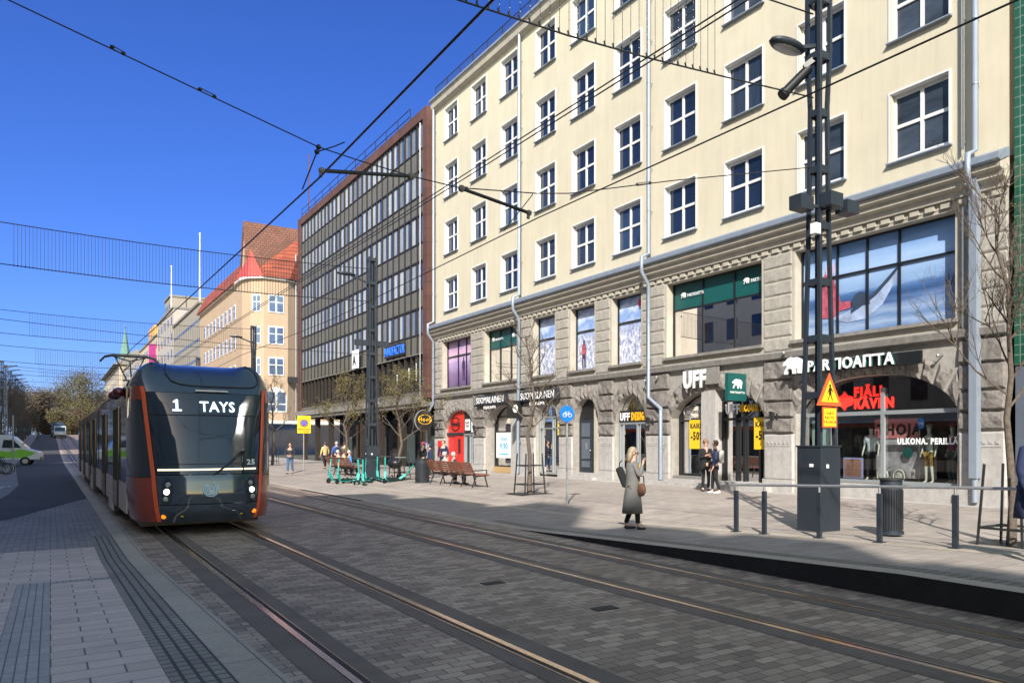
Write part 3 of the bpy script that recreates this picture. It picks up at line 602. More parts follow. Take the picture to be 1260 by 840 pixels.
# piers: plinth, dressed granite with beading, rock-faced courses
bp_, bg, br_ = MB(), MB(), MB()
for i in range(0, len(ed), 2):
    a, c = ed[i], ed[i + 1]; a2, c2 = a + .05, c - .05
    bp_.box(19.86, 20.0, a2, c2, 0.0, .60)
    bg.add([(19.93, a2 + .06, .62), (19.93, c2 - .06, .62), (19.91, c2 - .06, 2.1), (19.91, a2 + .06, 2.1), (20, a2, .62), (20, c2, .62), (20, c2, 2.16), (20, a2, 2.16)], [(0, 1, 2, 3), (4, 0, 3, 7), (1, 5, 6, 2), (3, 2, 6, 7)])
    nb = max(1, int((c2 - a2) / .20))
    for k in range(nb):
        y = a2 + .12 + (c2 - a2 - .24) * (k + .5) / nb; bg.box(19.895, 19.915, y - .045, y + .045, 1.83, 1.90)
    bg.box(19.90, 19.915, a2 + .1, c2 - .1, 1.74, 1.765)
    zz = [2.18, 2.72, 3.28, 4.02, 4.70]; w_ = c2 - a2
    for k in range(4):
        if k >= 2 and w_ > 1.7:
            n = 2
            for q in range(n): br_.rough(a2 + w_ * q / n, a2 + w_ * (q + 1) / n, zz[k], zz[k + 1], 20, .11, 5, 4, i * 10 + k + q * 3)
        else: br_.rough(a2, c2, zz[k], zz[k + 1], 20, .12, 6, 4, i * 10 + k)
bp_.parts('pier_plinth', M['granite'], cb, PK(ed)); bg.parts('granite_pier', M['granite'], cb, PK(ed)); br_.parts('rock_faced_pier', M['rock'], cb, PK(ed))
# voussoirs
b = MB()
for oi, (n_, a, c, zs, zc, dp) in enumerate(opn):
    n = max(7, int((c - a) / .42)) | 1; q = random.Random(oi); mid = (a + c) / 2
    def pt(t, out, a=a, c=c, zs=zs, zc=zc, mid=mid):
        t2 = max(-1, min(1, t)); y = mid + (c - a) / 2 * t2; z = arch_z(t2, zs, zc)
        nx = t2 ** 3 * .9; nz = 1.; l = math.hypot(nx, nz); return y + nx / l * out, min(z + nz / l * out, 4.70)
    for k in range(n):
        t0, t1 = -1 + 2 * k / n, -1 + 2 * (k + 1) / n; t0 += .012; t1 -= .012; h = .62 + q.uniform(-.03, .03) + (.14 if k == n // 2 else 0)
        nu, nv = 3, 4; vs = []
        for iu in range(nu + 1):
            for iv in range(nv + 1):
                y, z = pt(t0 + (t1 - t0) * iu / nu, .0 + h * iv / nv); e = iu in (0, nu) or iv in (0, nv)
                vs.append((20 - (.015 if e else .11 + q.uniform(-.035, .035)), y, z))
        b.add(vs, [(i * (nv + 1) + j, i * (nv + 1) + j + 1, (i + 1) * (nv + 1) + j + 1, (i + 1) * (nv + 1) + j) for i in range(nu) for j in range(nv)])
b.parts('arch_stones', M['rock'], cb, PK(ed))

# shop fronts
def arch_pane(name, m, y0, y1, z0, x, o, par=cb, n=14):
    a, c, zs, zc = o[1], o[2], o[3], o[4]; b = MB(); q = []
    for k in range(n + 1):
        y = y0 + (y1 - y0) * k / n; t = -1 + 2 * (y - a) / (c - a); q.append((y, arch_z(max(-.999, min(.999, t)), zs, zc) - .0))
    for k in range(n): b.add([(x, q[k][0], z0), (x, q[k + 1][0], z0), (x, q[k + 1][0], q[k + 1][1]), (x, q[k][0], q[k][1])], [(0, 1, 2, 3)])
    return b.build(name, m, par)
O = {o[0]: o for o in opn}
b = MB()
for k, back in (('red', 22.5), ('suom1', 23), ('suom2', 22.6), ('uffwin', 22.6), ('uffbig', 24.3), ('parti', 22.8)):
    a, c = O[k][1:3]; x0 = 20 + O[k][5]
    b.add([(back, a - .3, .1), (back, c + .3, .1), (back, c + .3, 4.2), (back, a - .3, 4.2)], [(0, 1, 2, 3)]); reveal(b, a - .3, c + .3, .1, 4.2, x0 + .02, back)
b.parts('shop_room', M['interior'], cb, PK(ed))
M['frame'] = pm('grey aluminium frame', (.30, .33, .34), .4, .3, var=.05)
# PARTIOAITTA shop
o = O['parti']; X0 = 20.3
b = MB()
for y in (17.84, 16.55, 14.62, 12.04): b.box(X0 - .06, X0 + .04, y - .06, y + .06, .62, 3.0 if y in (17.84, 12.04) else 3.55)
b.box(X0 - .055, X0 + .035, 12.1, 17.78, 2.72, 2.84); b.box(X0 - .05, X0 + .05, 12.1, 16.49, .60, .70)
b.build('shop_window_frame', M['frame'], cb)
arch_pane('shop_glass', M['glass'], 11.97, 17.91, .6, X0 + .045, o)
b = MB(); b.box(20.37, 22.6, 12.0, 16.5, .18, .58); b.build('display_plinth', M['wood'], cb)
b = MB(); b.box(20.08, 20.36, 11.98, 16.6, .15, .58); b.build('shop_sill_wall', M['granite'], cb)
b = MB(); b.box(X0 + .3, X0 + .33, 16.75, 17.7, .7, 2.6); b.build('pale_panel', M['mint'], cb)
b = MB(); b.box(X0 + .9, X0 + .92, 14.0, 15.6, 2.0, 2.62); bn = b.build('pink_banner', pm('pink banner', (.62, .20, .20), .6, var=.03), cb)
text_mesh('THOJA', .46, on_wall(15.5, 2.12, X0 + .895), 'lettering', M['ink'], bn, .006, .02)
M['mount'] = pm('landscape print', (.38, .32, .34), .6, var=.75, vs=1.7)
b = MB(); b.box(X0 + .94, X0 + .96, 13.4, 15.6, .75, 2.0); b.build('landscape_backdrop', M['mount'], cb)
red = emat('lit red lettering', (.95, .03, .02), .7)
sg = text_mesh('FJÄLL', .42, on_wall(15.75, 3.32, X0 + .03), 'red_lettering', red, cb, .01, .022, sx=.98); text_mesh('RÄVEN', .42, on_wall(15.75, 2.95, X0 + .03), 'red_lettering', red, cb, .01, .022, sx=.98)
b = MB(); b.prism([(.30 * math.cos(t) + .06 * math.cos(3 * t), .27 * math.sin(t) + .04 * math.sin(5 * t)) for t in [2 * math.pi * k / 24 for k in range(24)]], lambda u, v: (X0 + .02, 16.12 - u, 3.2 + v), lambda u, v: (X0 + .03, 16.12 - u, 3.2 + v)); fixn(b.build('red_fox_emblem', red, cb))
text_mesh('ULKONA. PERILLÄ', .24, on_wall(14.15, 1.82, X0 + .04), 'white_lettering', M['wtext'], cb, .004, .012, sx=.85)
b = MB(); b.disc((X0 + .8, 14.3, 1.55), .17, .02, 'x'); gd = b.build('green_round_sign', M['green'], cb)
b = MB(); b.box(X0 + .2, X0 + .24, 15.55, 16.3, .72, 1.38); fr_ = b.build('framed_picture', pm('lavender frame', (.35, .33, .60), .5), cb)
b = MB(); b.box(X0 + .185, X0 + .2, 15.60, 16.25, .77, 1.33); b.build('picture_print', pm('red rock print', (.30, .13, .09), .5, var=.6, vs=3), fr_)
# bear sign and big lettering above the arch
b = MB(); b.box(19.62, 19.78, 12.9, 17.95, 4.12, 4.16); b.box(19.70, 19.76, 12.9, 17.9, 4.13, 4.5); b.build('sign_rail', M['black'], cb)
text_mesh('PARTIOAITTA', .50, on_wall(17.05, 4.17, 19.62), 'sign_lettering', M['wtext'], cb, .05, .010, sx=.97)
o2 = text_mesh('PARTIOAITTA', .50, on_wall(17.03, 4.15, 19.685), 'sign_letter_backs', M['green'], cb, .05, .010, sx=.97)
bear(lambda u, v, d: (19.58 - d, 17.98 - u, 4.14 + v), .56, 'bear_sign', M['wtext'], cb, .1)
b = MB()
for y, z in ((18.2, 4.9), (12.4, 4.3), (25.2, 4.55), (26.0, 4.45)): b.sph((19.72, y, z), .06, 8, 6); b.bar((19.75, y, z), (20, y, z + .05), .03)
b.parts('spot_lamp', M['galv'], cb, lambda c: round(c[1]))
# UFF double bay
o = O['uffbig']; X1 = 20.40
b = MB(); b.box(X1 - .4, X1 + .15, 21.95, 22.75, .15, 3.9); b.build('shop_pillar', M['granite'], cb)
b = MB(); mull(b, [], [2.75], X1 - .05, X1 + .05, 22.76, 24.5, .55, 3.4, .08); mull(b, [19.95, 20.75, 21.15], [2.75], X1 - .05, X1 + .05, 19.45, 21.94, .18, 3.5, .09); b.build('shop_window_frame', M['black'], cb)
b = MB(); b.box(X1 - .35, X1 + .1, 22.76, 24.55, .15, .54); b.build('shop_sill_wall', M['belt'], cb)
arch_pane('shop_glass', M['glass'], 22.76, 24.55, .55, X1 + .06, o); arch_pane('shop_glass', M['glass'], 19.45, 21.94, .2, X1 + .06, o)
ut = text_mesh('UFF', .88, on_wall(23.42, 4.0, 19.68), 'sign_lettering', M['wtext'], cb, .05, .04, sx=.80)
b = MB(); b.box(19.82, 19.86, 21.55, 23.5, 4.08, 4.72); b.build('sign_back_plate', M['belt'], cb)
def sale(y, x, z):
    b = MB(); b.box(x - .01, x + .01, y - .48, y + .48, z, z + 1.15); s = b.build('sale_poster', M['yellow'], cb)
    text_mesh('KAIKKI', .26, on_wall(y, z + .82, x - .012), 'lettering', M['ink'], s, .006, .008, 'CENTER', sx=.9); text_mesh('-50%', .44, on_wall(y, z + .36, x - .012), 'lettering', M['ink'], s, .006, .014, 'CENTER', sx=.78)
sale(23.35, X1 - .07, 1.62); sale(19.72, X1 - .07, 1.62)
text_mesh('UFF', .5, on_wall(21.7, 2.95, X1 - .08), 'white_lettering', M['wtext'], cb, .02, .02, sx=.85)
uy = pm('yellow lettering', (.75, .42, .02), .4); text_mesh('SECOND HAND', .34, on_wall(20.95, 3.02, X1 - .08), 'yellow_lettering', uy, cb, .02, .02, sx=.6)
b = MB(); b.ring((X1 - .08, 23.6, 3.1), .42, .02, 'x', 24, 5)
for v in b.v[:]: pass
b.v = [(x, 23.6 + (y - 23.6) * 1.35, 3.1 + (z - 3.1) * .62) for x, y, z in b.v]; ov = b.build('oval_window_emblem', M['galv'], cb)
text_mesh('SECOND', .16, on_wall(23.6, 3.04, X1 - .08), 'lettering', M['galv'], ov, .01, .004, 'CENTER')
clm = [pm('garment ' + str(i), c, .8, var=.2, vs=6) for i, c in enumerate([(.45, .12, .14), (.5, .45, .45), (.16, .2, .35), (.55, .3, .3), (.1, .1, .12), (.6, .5, .35)])]
b = MB(); b.bar((21.6, 22.8, 1.62), (21.6, 24.4, 1.62), .04); rk = b.build('clothes_rail', M['galv'], cb)
for i in range(9):
    b = MB(); y = 22.95 + i * .165; b.obox((21.6, y, 1.12), (.45, .11, .9), rnd.uniform(-.2, .2)); b.build('hanging_garment', clm[i % 6], rk)
# UFF small window
o = O['uffwin']; b = MB(); mull(b, [27.15], [2.72], 20.17, 20.25, 26.33, 28.49, .55, 3.2, .09); b.build('shop_window_frame', M['frame'], cb); arch_pane('shop_glass', M['glass'], 26.27, 28.55, .5, 20.26, o)
b = MB(); b.box(20.1, 20.27, 26.28, 28.54, .1, .52); b.build('shop_sill_wall', M['granite'], cb)
b = MB(); b.box(20.7, 20.73, 27.25, 28.5, .6, 2.65); b.build('pale_panel', M['mint'], cb)
text_mesh('UFF', .46, on_wall(28.35, 2.85, 20.13), 'white_lettering', M['wtext'], cb, .02, .02, sx=.85); text_mesh('DESIGN', .46, on_wall(27.5, 2.85, 20.13), 'yellow_lettering', uy, cb, .02, .03, sx=.62)
b = MB(); b.box(20.15, 20.165, 26.35, 28.45, 2.78, 3.28); b.build('sign_back_plate', M['ink'], cb)
# panelled door
o = O['door']; b = MB(); b.box(20.30, 20.34, 29.9, 32.0, .45, 4.0); b.build('door_surround', M['black'], cb)
b = MB(); b.box(20.22, 20.28, 30.75, 31.85, .45, 2.95); dr = b.build('door', M['dark'], cb)
b = MB()
for z0, z1 in ((.7, 1.0), (1.1, 2.05), (2.15, 2.8)): b.box(20.20, 20.22, 30.95, 31.65, z0, z1)
b.build('door_panels', M['slate'], dr)
b = MB(); b.box(20.18, 20.20, 31.15, 31.3, 1.55, 1.85); b.sph((20.18, 30.85, 1.5), .04, 8, 6); b.build('handle', M['galv'], dr)
b = MB(); b.box(19.6, 20.3, 29.86, 32.02, .1, .28); b.box(19.9, 20.29, 29.87, 32.01, .28, .45); b.build('door_steps', M['granite'], cb)
b = MB(); b.box(20.15, 20.29, 30.3, 30.5, .45, 4.0); b.build('door_jamb', M['trim'], cb)
# bookshop bays
o = O['suom2']; b = MB(); mull(b, [34.3], [2.6], 20.15, 20.23, 33.45, 35.62, .3, 3.2, .07); b.build('shop_window_frame', M['frame'], cb); arch_pane('shop_glass', M['glass'], 33.39, 35.68, .25, 20.24, o)
b = MB(); b.box(20.6, 20.63, 34.4, 35.6, .3, 2.55); b.build('pale_panel', M['mint'], cb)
b = MB(); b.box(20.4, 20.9, 33.5, 34.6, .3, .62); tbx = b.build('display_box', M['wood'], cb)
for i in range(5):
    b = MB(); b.obox((20.6, 33.65 + i * .2, .8), (.04, .15, .3 + .05 * (i % 2)), .2 * (i - 2)); b.build('displayed_book', clm[i], tbx)
o = O['suom1']; X2 = 20.55
b = MB(); b.box(X2 - .35, X2 + .1, 37.5, 38.9, .15, 3.9); b.build('shop_pillar', M['granite'], cb)
b = MB(); mull(b, [], [2.5], X2 - .05, X2 + .05, 38.95, 41.5, .5, 3.4, .08); b.build('shop_window_frame', M['black'], cb); arch_pane('shop_glass', M['glass'], 38.9, 41.58, .5, X2 + .06, o)
b = MB(); b.box(X2 - .1, X2 + .1, 38.9, 41.5, .15, .5); b.build('shop_sill_wall', M['wood'], cb)
b = MB(); b.box(X2 - .09, X2 - .07, 39.3, 41.2, 1.0, 2.45); wp = b.build('price_poster', M['wtext'], cb)
cy = pm('cyan print', (.03, .38, .62), .5)
text_mesh('9,90', .5, on_wall(40.25, 1.5, X2 - .092), 'lettering', cy, wp, .006, .012, 'CENTER'); text_mesh('Suomalainen', .19, on_wall(40.25, 1.18, X2 - .092), 'lettering', cy, wp, .006, .006, 'CENTER'); text_mesh('Tarjous', .24, on_wall(40.25, 2.02, X2 - .092), 'lettering', cy, wp, .006, .006, 'CENTER')
for y in (42.1, 36.7):
    b = MB(); b.box(19.66, 19.76, y - 3.75, y + .15, 4.02, 4.56); bs_ = b.build('sign_board', M['dark'], cb)
    text_mesh('SUOMALAINEN', .52, on_wall(y, 4.11, 19.62), 'sign_lettering', M['wtext'], bs_, .015, .004, sx=.93); text_mesh('KIRJAKAUPPA', .24, on_wall(y - .9, 3.78, 19.66), 'sign_lettering', M['wtext'], bs_, .01, .002)
# red shop
o = O['red']; X3 = 20.2
arch_pane('red_panel', M['red'], 45.0, 47.45, .15, X3, o); arch_pane('transom_panel', M['black'], 43.2, 44.98, 2.45, X3, o)
b = MB(); b.box(X3 - .12, X3 - .03, 45.05, 47.4, 2.35, 2.5); b.build('canopy', M['dark'], cb)
b = MB(); b.box(X3 - .06, X3 - .01, 45.15, 46.3, .2, 2.3); rd = b.build('red_door', M['red'], cb); b = MB(); b.box(X3 - .075, X3 - .06, 45.45, 45.75, 1.2, 2.1); b.build('pane', M['black'], rd)
b = MB(); mull(b, [44.1], [], X3 - .06, X3 + .02, 43.25, 44.95, .2, 2.42, .1); b.build('door_frame', M['frame'], cb)
b = MB(); b.add([(X3 + .03, 43.2, .2), (X3 + .03, 44.98, .2), (X3 + .03, 44.98, 2.45), (X3 + .03, 43.2, 2.45)], [(0, 1, 2, 3)]); b.build('shop_glass', M['glass'], cb)
b = MB(); b.ring((X3 - .02, 46.3, 3.05), .42, .03, 'x', 24, 5); b.v = [(x, 46.3 + (y - 46.3) * 1.5, z) for x, y, z in b.v]; oe = b.build('oval_emblem', M['ink'], cb)
text_mesh('Hook', .42, on_wall(46.3, 2.92, X3 - .03), 'lettering', M['ink'], oe, .01, .015, 'CENTER')
b = MB(); b.box(X3 - .03, X3 - .01, 44.15, 44.85, 2.62, 3.3); w1 = b.build('notice', M['wtext'], cb); text_mesh('HAVE\nFUN', .2, on_wall(44.5, 3.02, X3 - .035), 'lettering', M['ink'], w1, .005, .004, 'CENTER')
b = MB(); b.box(X3 - .03, X3 - .01, 43.35, 43.95, 2.5, 3.35); b.build('notice', M['wtext'], cb)
b = MB(); b.box(19.9, 20.2, 43.25, 47.4, .1, .2); b.build('door_steps', M['granite'], cb)
# steps in front of the UFF bay and the granite footings
b = MB(); b.box(19.45, 20.9, 18.9, 25.3, .1, .32); b.box(19.75, 20.89, 19.41, 24.56, .32, .42); b.build('entrance_steps', M['granite'], cb)
# down pipes
def pipe(pts, nm='downpipe', r=.085):
    t = thing(nm, '', 'downpipe', (pts[0][0], pts[0][1], 0)); b = MB(); b.tube(pts, r, 10); b.build('pipe', M['zinc'], t)
    b = MB()
    for p, q in zip(pts[:-1], pts[1:]):
        if abs(p[2] - q[2]) > 2 and abs(p[1] - q[1]) < .01:
            n = int(abs(p[2] - q[2]) / 1.9)
            for k in range(1, n + 1):
                z = p[2] + (q[2] - p[2]) * k / (n + 1); b.tube([(p[0], p[1], z - .02), (p[0], p[1], z + .02)], r + .012, 10); b.bar((p[0], p[1], z), (20.0, p[1], z), .025)
    b.parts('pipe_bracket', M['zinc'], t, lambda c: round(c[2], 1)); return t
XP = 19.80
def kink(y): return [(XP, y, 24.0), (XP, y, 9.75), (19.42, y, 9.55), (19.42, y, 8.95), (XP - .02, y, 8.45)]
t = pipe(kink(11.33) + [(XP - .02, 11.33, .25)]); t['label'] = 'wide grey downpipe near the green tiled house'
b = MB(); b.box(19.66, 19.9, 11.22, 11.44, .9, 9.0); b.build('pipe_casing', M['zinc'], t)
t = pipe(kink(25.82) + [(XP - .02, 25.82, 3.75), (XP - .02, 24.98, 3.25), (XP - .1, 24.9, 2.95), (XP - .1, 24.9, .35)]); t['label'] = 'grey downpipe bending sideways beside the wide arch with white letters'
t = pipe(kink(37.17) + [(XP - .1, 37.17, .3)]); t['label'] = 'grey downpipe behind the bare tree between the bookshop signs'
t = pipe(kink(48.9) + [(XP - .02, 48.9, 4.4), (19.5, 49.3, 3.7), (19.5, 49.3, .2)]); t['label'] = 'grey downpipe where cream and brown buildings meet'
b = MB(); b.bar((19.86, 11.72, 9.9), (19.86, 11.72, 24), .05); b.bar((19.86, 11.72, 5.0), (19.86, 11.72, 8.3), .05)
for z in (10.1, 13.5, 17, 5.4, 8.0): b.bar((19.86, 11.72, z), (20, 11.72, z), .03)
tag(b.build('conduit', M['galv'], None), 'thin cable conduit running beside the rightmost downpipe', 'conduit')
# wall lanterns
wl = thing('wall_lantern', 'dark wall lantern on the granite pier left of the wide lettered arch', 'lamp', (0, 0, 0), 'lanterns on granite piers')
b = MB(); b.bar((0, 0, 0), (-.35, 0, .12), .04); b.bar((-.02, 0, -.2), (-.02, 0, .2), .1); b.build('bracket', M['iron'], wl)
b = MB(); b.prism([(-.35, .22), (-.60, .30), (-.52, -.12), (-.42, -.2)], lambda x, z: (x, -.13, z), lambda x, z: (x, .13, z)); fixn(b.build('shade', M['iron'], wl))
wl.location = (19.9, 25.65, 2.75); wl.scale = (.6, .6, .6)
dup(wl, (19.9, 18.65, 2.75), label='dark wall lantern on granite pier between the wide lettered arch and the outdoor shop'); dup(wl, (19.9, 42.4, 2.7), label='dark wall lantern on granite pier right of the red door'); dup(wl, (19.9, 48.1, 3.0), label='dark wall lantern left of the red shopfront arch')
# projecting signs
t = thing('projecting_sign', 'green square bear sign projecting beside the wide arch with white letters', 'sign', (19.6, 20.3, 3.8))
b = MB(); b.box(19.05, 19.95, 20.22, 20.38, 3.36, 4.34); sb_ = b.build('sign_box', M['green'], t); b = MB(); b.bar((19.95, 20.3, 4.1), (20.0, 20.3, 4.1), .08); b.build('bracket', M['iron'], t)
bear(on_front(19.26, 3.80, 20.21), .34, 'bear_emblem', M['wtext'], sb_, .01); text_mesh('PARTIOAITTA', .105, on_front(19.5, 3.62, 20.21), 'lettering', M['wtext'], sb_, .008, .002, 'CENTER')
t = thing('projecting_sign', 'small dark bookshop sign with owl projecting between the two bookshop bays', 'sign', (19.5, 39.3, 4))
b = MB(); b.box(19.0, 19.95, 36.95, 37.05, 3.15, 4.1); s1 = b.build('sign_box', M['ink'], t)
b = MB(); b.sph((19.45, 36.93, 3.66), .2, 10, 8, (.8, .2, 1.1)); b.build('owl_emblem', M['wtext'], s1)
t.location = t.location  # stays on the pier
t = thing('round_sign', 'round black sign with yellow oval by the red shopfront', 'sign', (19.2, 48.6, 3))
b = MB(); b.disc((18.95, 48.3, 3.3), .56, .16, 'y', 28, 1.15); s1 = b.build('sign_disc', M['ink'], t); b = MB(); b.disc((18.93, 48.41, 3.3), .60, .05, 'y', 28, 1.15); b.build('sign_rim', M['galv'], t)
b = MB(); b.ring((18.95, 48.2, 3.35), .3, .025, 'y', 24, 5); b.v = [(18.95 + (x - 18.95) * 1.4, y, z) for x, y, z in b.v]; b.build('yellow_oval', uy, s1)
text_mesh('Hook', .34, on_front(18.95, 3.25, 48.2), 'lettering', uy, s1, .01, .01, 'CENTER'); b = MB(); b.bar((19.5, 48.3, 3.3), (20, 48.3, 3.3), .05); b.build('bracket', M['iron'], t)
b = MB(); b.box(19.86, 20.0, 47.75, 48.35, 1.0, 2.0); tag(b.build('postbox', M['red'], None), 'small red box on the wall left of the red door', 'postbox')
# ------------------------------------------------------------------ green tiled house at the right edge
t = thing('green_house', 'green glazed tile building at the right edge with blue grey base', 'building', (20, 10, 0))
b = MB(); b.box(20.12, 34, -20, 10.42, 3.9, 24.5); b.build('tiled_wall', M['tile'], t)
b = MB(); b.box(20.16, 34, -20, 10.41, 0, 3.88); b.build('base_wall', M['slate'], t)
b = MB()
for i in range(6): b.box(20.10, 20.15, 9.0 - i * 4.5 - 3.4, 9.0 - i * 4.5, .6, 3.3)
b.build('shop_windows', M['wglass'], t)
# ------------------------------------------------------------------ brown office block
ob = thing('brown_office_block', 'dark brown and olive office block with six window bands', 'building', (20, 50, 0))
FY0, FY1, NB = 51.08, 83.42, 27; P = (FY1 - FY0) / NB
RW = [(21.93, 23.65), (18.77, 20.43), (15.55, 17.4), (12.42, 14.22), (9.32, 11.04)]
b = MB(); b.box(19.9, 20.5, FY0 - .7, FY1 + 1.1, 23.72, 24.4); b.box(19.9, 20.5, FY0 - .78, FY0 - .06, 4.9, 23.72); b.box(19.9, 20.5, FY1 + .02, FY1 + 1.05, 4.2, 23.72); b.build('granite_surround', M['brown'], ob)
b = MB(); b.box(20.5, 34, FY0 - 1.9, FY1 + 1.0, 4.3, 24.3); b.build('core_wall', M['mullion'], ob)
b = MB()
for i in range(NB + 1): y = FY0 + i * P; b.box(19.98, 20.20, y - .05, y + .05, 5.4 if i else 5.4, 23.7)
for a, c in RW: b.box(20.0, 20.19, FY0, FY1, c + .002, c + .1); b.box(19.995, 20.19, FY0, FY1, a - .09, a - .002)
b.build('mullions', M['mullion'], ob)
b = MB()
for a, c in ((20.53, 21.84), (17.5, 18.68), (14.32, 15.46), (11.14, 12.33), (7.98, 9.23)):
    for i in range(NB): b.box(20.05, 20.19, FY0 + i * P + .09, FY0 + (i + 1) * P - .09, a, c)
b.parts('spandrel_band', M['spandrel'], ob, lambda c: round(c[2]))
def offwin(name, m_):
    m, t, bb = newmat(name); return m
wv = [pm('office pane ' + str(i), c, .06, var=.35, vs=.6, spec=.75) for i, c in enumerate([(.06, .10, .18), (.09, .14, .23), (.03, .05, .09)])]
cv = [pm('office curtain ' + str(i), c, .5, var=.1, vs=2) for i, c in enumerate([(.42, .45, .49), (.31, .34, .39), (.18, .20, .24)])]
def owin(y0, y1, a, c, par, pl=None, cl=None):
    k = rnd.choice((0, 0, 1, 2)); f_ = .38 + .25 * rnd.random(); tgt = pl or MB()
    tgt.add([(20.10, y0, a), (20.10, y1, a), (20.10, y1, c), (20.10, y0, c)], [(0, 1, 2, 3)])
    q = cl or MB(); q.add([(20.092, y1 - (y1 - y0) * f_, a), (20.092, y1, a), (20.092, y1, c), (20.092, y1 - (y1 - y0) * f_, c)], [(0, 1, 2, 3)])
    if pl is None:
        o = tgt.build('window', wv[k], par); q.build('curtain', cv[rnd.choice((0, 0, 1, 2))], o)
pl, cl = MB(), MB(); k_ = 0
for i in range(NB):
    for a, c in RW:
        y0 = FY0 + i * P + .05; owin(y0, y0 + P - .1, a, c, ob, *((None, None) if i < 20 else (pl, cl)))
o = tag(pl.build('far_windows', wv[1], ob), kind='stuff'); cl.build('curtain', cv[1], o)
b = MB()
for i in range(NB): b.box(20.38, 20.45, FY0 + i * P + .05, FY0 + (i + 1) * P - .05, 5.45, 7.9)
b.build('recessed_glazing', M['wglass'], ob)
b = MB()
for i in range(NB): b.box(20.02, 20.4, FY0 + i * P + .08, FY0 + (i + 1) * P - .08, 5.02, 5.38)
b.build('lower_band_panels', M['spandrel'], ob)
b = MB(); b.box(19.55, 20.45, FY0 - .1, FY1 + 1, 4.55, 4.98); b.box(19.7, 24, FY0 - 1.9, FY1 + 1, 4.3, 4.54); b.box(19.93, 20.05, FY0, FY1, 7.90, 7.96); b.build('soffit_edge', M['belt'], ob)
b = MB(); b.box(24, 24.3, FY0 - 1.9, FY1 + 1, .1, 4.3); b.build('shopfront_back', M['wglass'], ob)
b = MB()
for i in range(8): y = FY0 + .5 + i * 4.6; b.box(20.3, 20.7, y, y + .4, .1, 4.3)
b.parts('column', M['mullion'], ob, lambda c: round(c[1]))
b = MB()
for y, wd, z0, z1 in ((55, 1.6, .3, 2.6), (58.4, 1.1, .5, 2.4), (63, 1.8, .2, 2.6), (70, 1.4, .3, 2.4), (75, 2, .3, 2.3), (80, 1.2, .3, 2.5)): b.box(23.9, 23.98, y, y + wd, z0, z1)
b.parts('display_panel', M['mint'], ob, lambda c: round(c[1]))
b = MB()
for y in (57, 61.3, 66.5, 72.8, 78): b.box(23.88, 23.97, y, y + .5, .2, 3.6)
b.parts('wooden_post', M['wood'], ob, lambda c: round(c[1]))
b = MB()
for k in range(13):
    y = FY0 + 3 + k * 2.5; b.bar((20.2, y, 24.4), (20.2, y, 25.5), .05)
for z in (24.95, 25.48): b.bar((20.2, FY0 + 3, z), (20.2, FY0 + 33, z), .04)
b.build('roof_railing', M['iron'], ob)
b = MB(); b.bar((20.4, 82.2, 24.4), (20.4, 82.2, 30.6), .09); b.build('roof_mast', M['brown'], ob)
b = MB(); b.tube([(19.93, 51.55, 5.0), (19.93, 51.55, 23.6)], .05); b.build('drain_pipe', M['galv'], ob)
blue = emat('blue lit lettering', (.03, .16, .70), .5)
bk = MB(); bk.box(19.86, 19.94, 54.45, 58.5, 8.15, 9.05); sbk = bk.build('sign_back', M['mullion'], ob); text_mesh('INNOFACTOR', .95, on_wall(58.4, 8.25, 19.84), 'sign_lettering', blue, sbk, .03, .0, sx=.66)
bk = MB(); bk.box(19.6, 19.7, 64.1, 65.6, 7.9, 9.4); s1 = bk.build('white_sign', M['wtext'], ob); text_mesh('A', 1.1, on_wall(65.3, 8.2, 19.58), 'lettering', M['ink'], s1, .01, .02)
b = MB()
for y, h in ((52.2, 1.3), (53.4, 1.9), (54.8, 1.0), (57.2, .7), (59, .5)): b.tube([(20.36, y, 6.2), (20.34, y - .12, 6.2 + h * .5), (20.36, y, 6.2 + h)], .05, 6)
b.build('window_lettering', M['mint'], ob)

# ------------------------------------------------------------------ peach corner house with red roofs
ph = thing('peach_corner_house', 'peach plaster corner house with steep red tiled roofs', 'building', (20, 113, 0))
zr = 23.2
ring = [(20, 150), (20, 114.2), (20.6, 112.2), (22.0, 110.9), (24.9, 110.9), (26.6, 112.2), (33, 112.2), (33, 150)]
b = MB(); b.prism(ring, lambda x, y: (x, y, -.2), lambda x, y: (x, y, zr)); fixn(b.build('plaster_walls', M['peach'], ph))
b = MB(); r2 = [(x - .35 if x < 26 else x, y - .35 if y < 149 else y) for x, y in ring]; b.prism(r2[:1] + r2[1:], lambda x, y: (x, y, zr), lambda x, y: (x, y, zr + .28)); fixn(b.build('cornice', M['white'], ph))
b = MB(); e = .55
E_ = [(19.5, 114), (20.2, 111.7), (21.8, 110.3), (25.0, 110.3), (27, 111.7), (34, 111.7)]; ap = (27.5, 112.9, 30.3)
vs = [(x, y, zr + .25) for x, y in E_] + [ap, (20.8, 116, 27.5)]
b.add(vs, [(1, 2, 6), (2, 3, 6), (3, 4, 6), (4, 5, 6)]); b.build('tower_roof', M['rooft'], ph)
b = MB(); b.add([(19.5, 115.5, zr + .25), (20.2, 111.7, zr + .25), (21.8, 110.3, zr + .25), (20.9, 113.2, 27.2)], [(0, 1, 3), (1, 2, 3), (2, 0, 3)]); b.build('sheet_roof', M['roofr'], ph)
b = MB(); b.prism([(113.3, zr), (117.8, zr), (115.2, 31.0)], lambda y, z: (20.5, y, z), lambda y, z: (21.0, y, z)); fixn(b.build('gable_wall', M['peach'], ph))
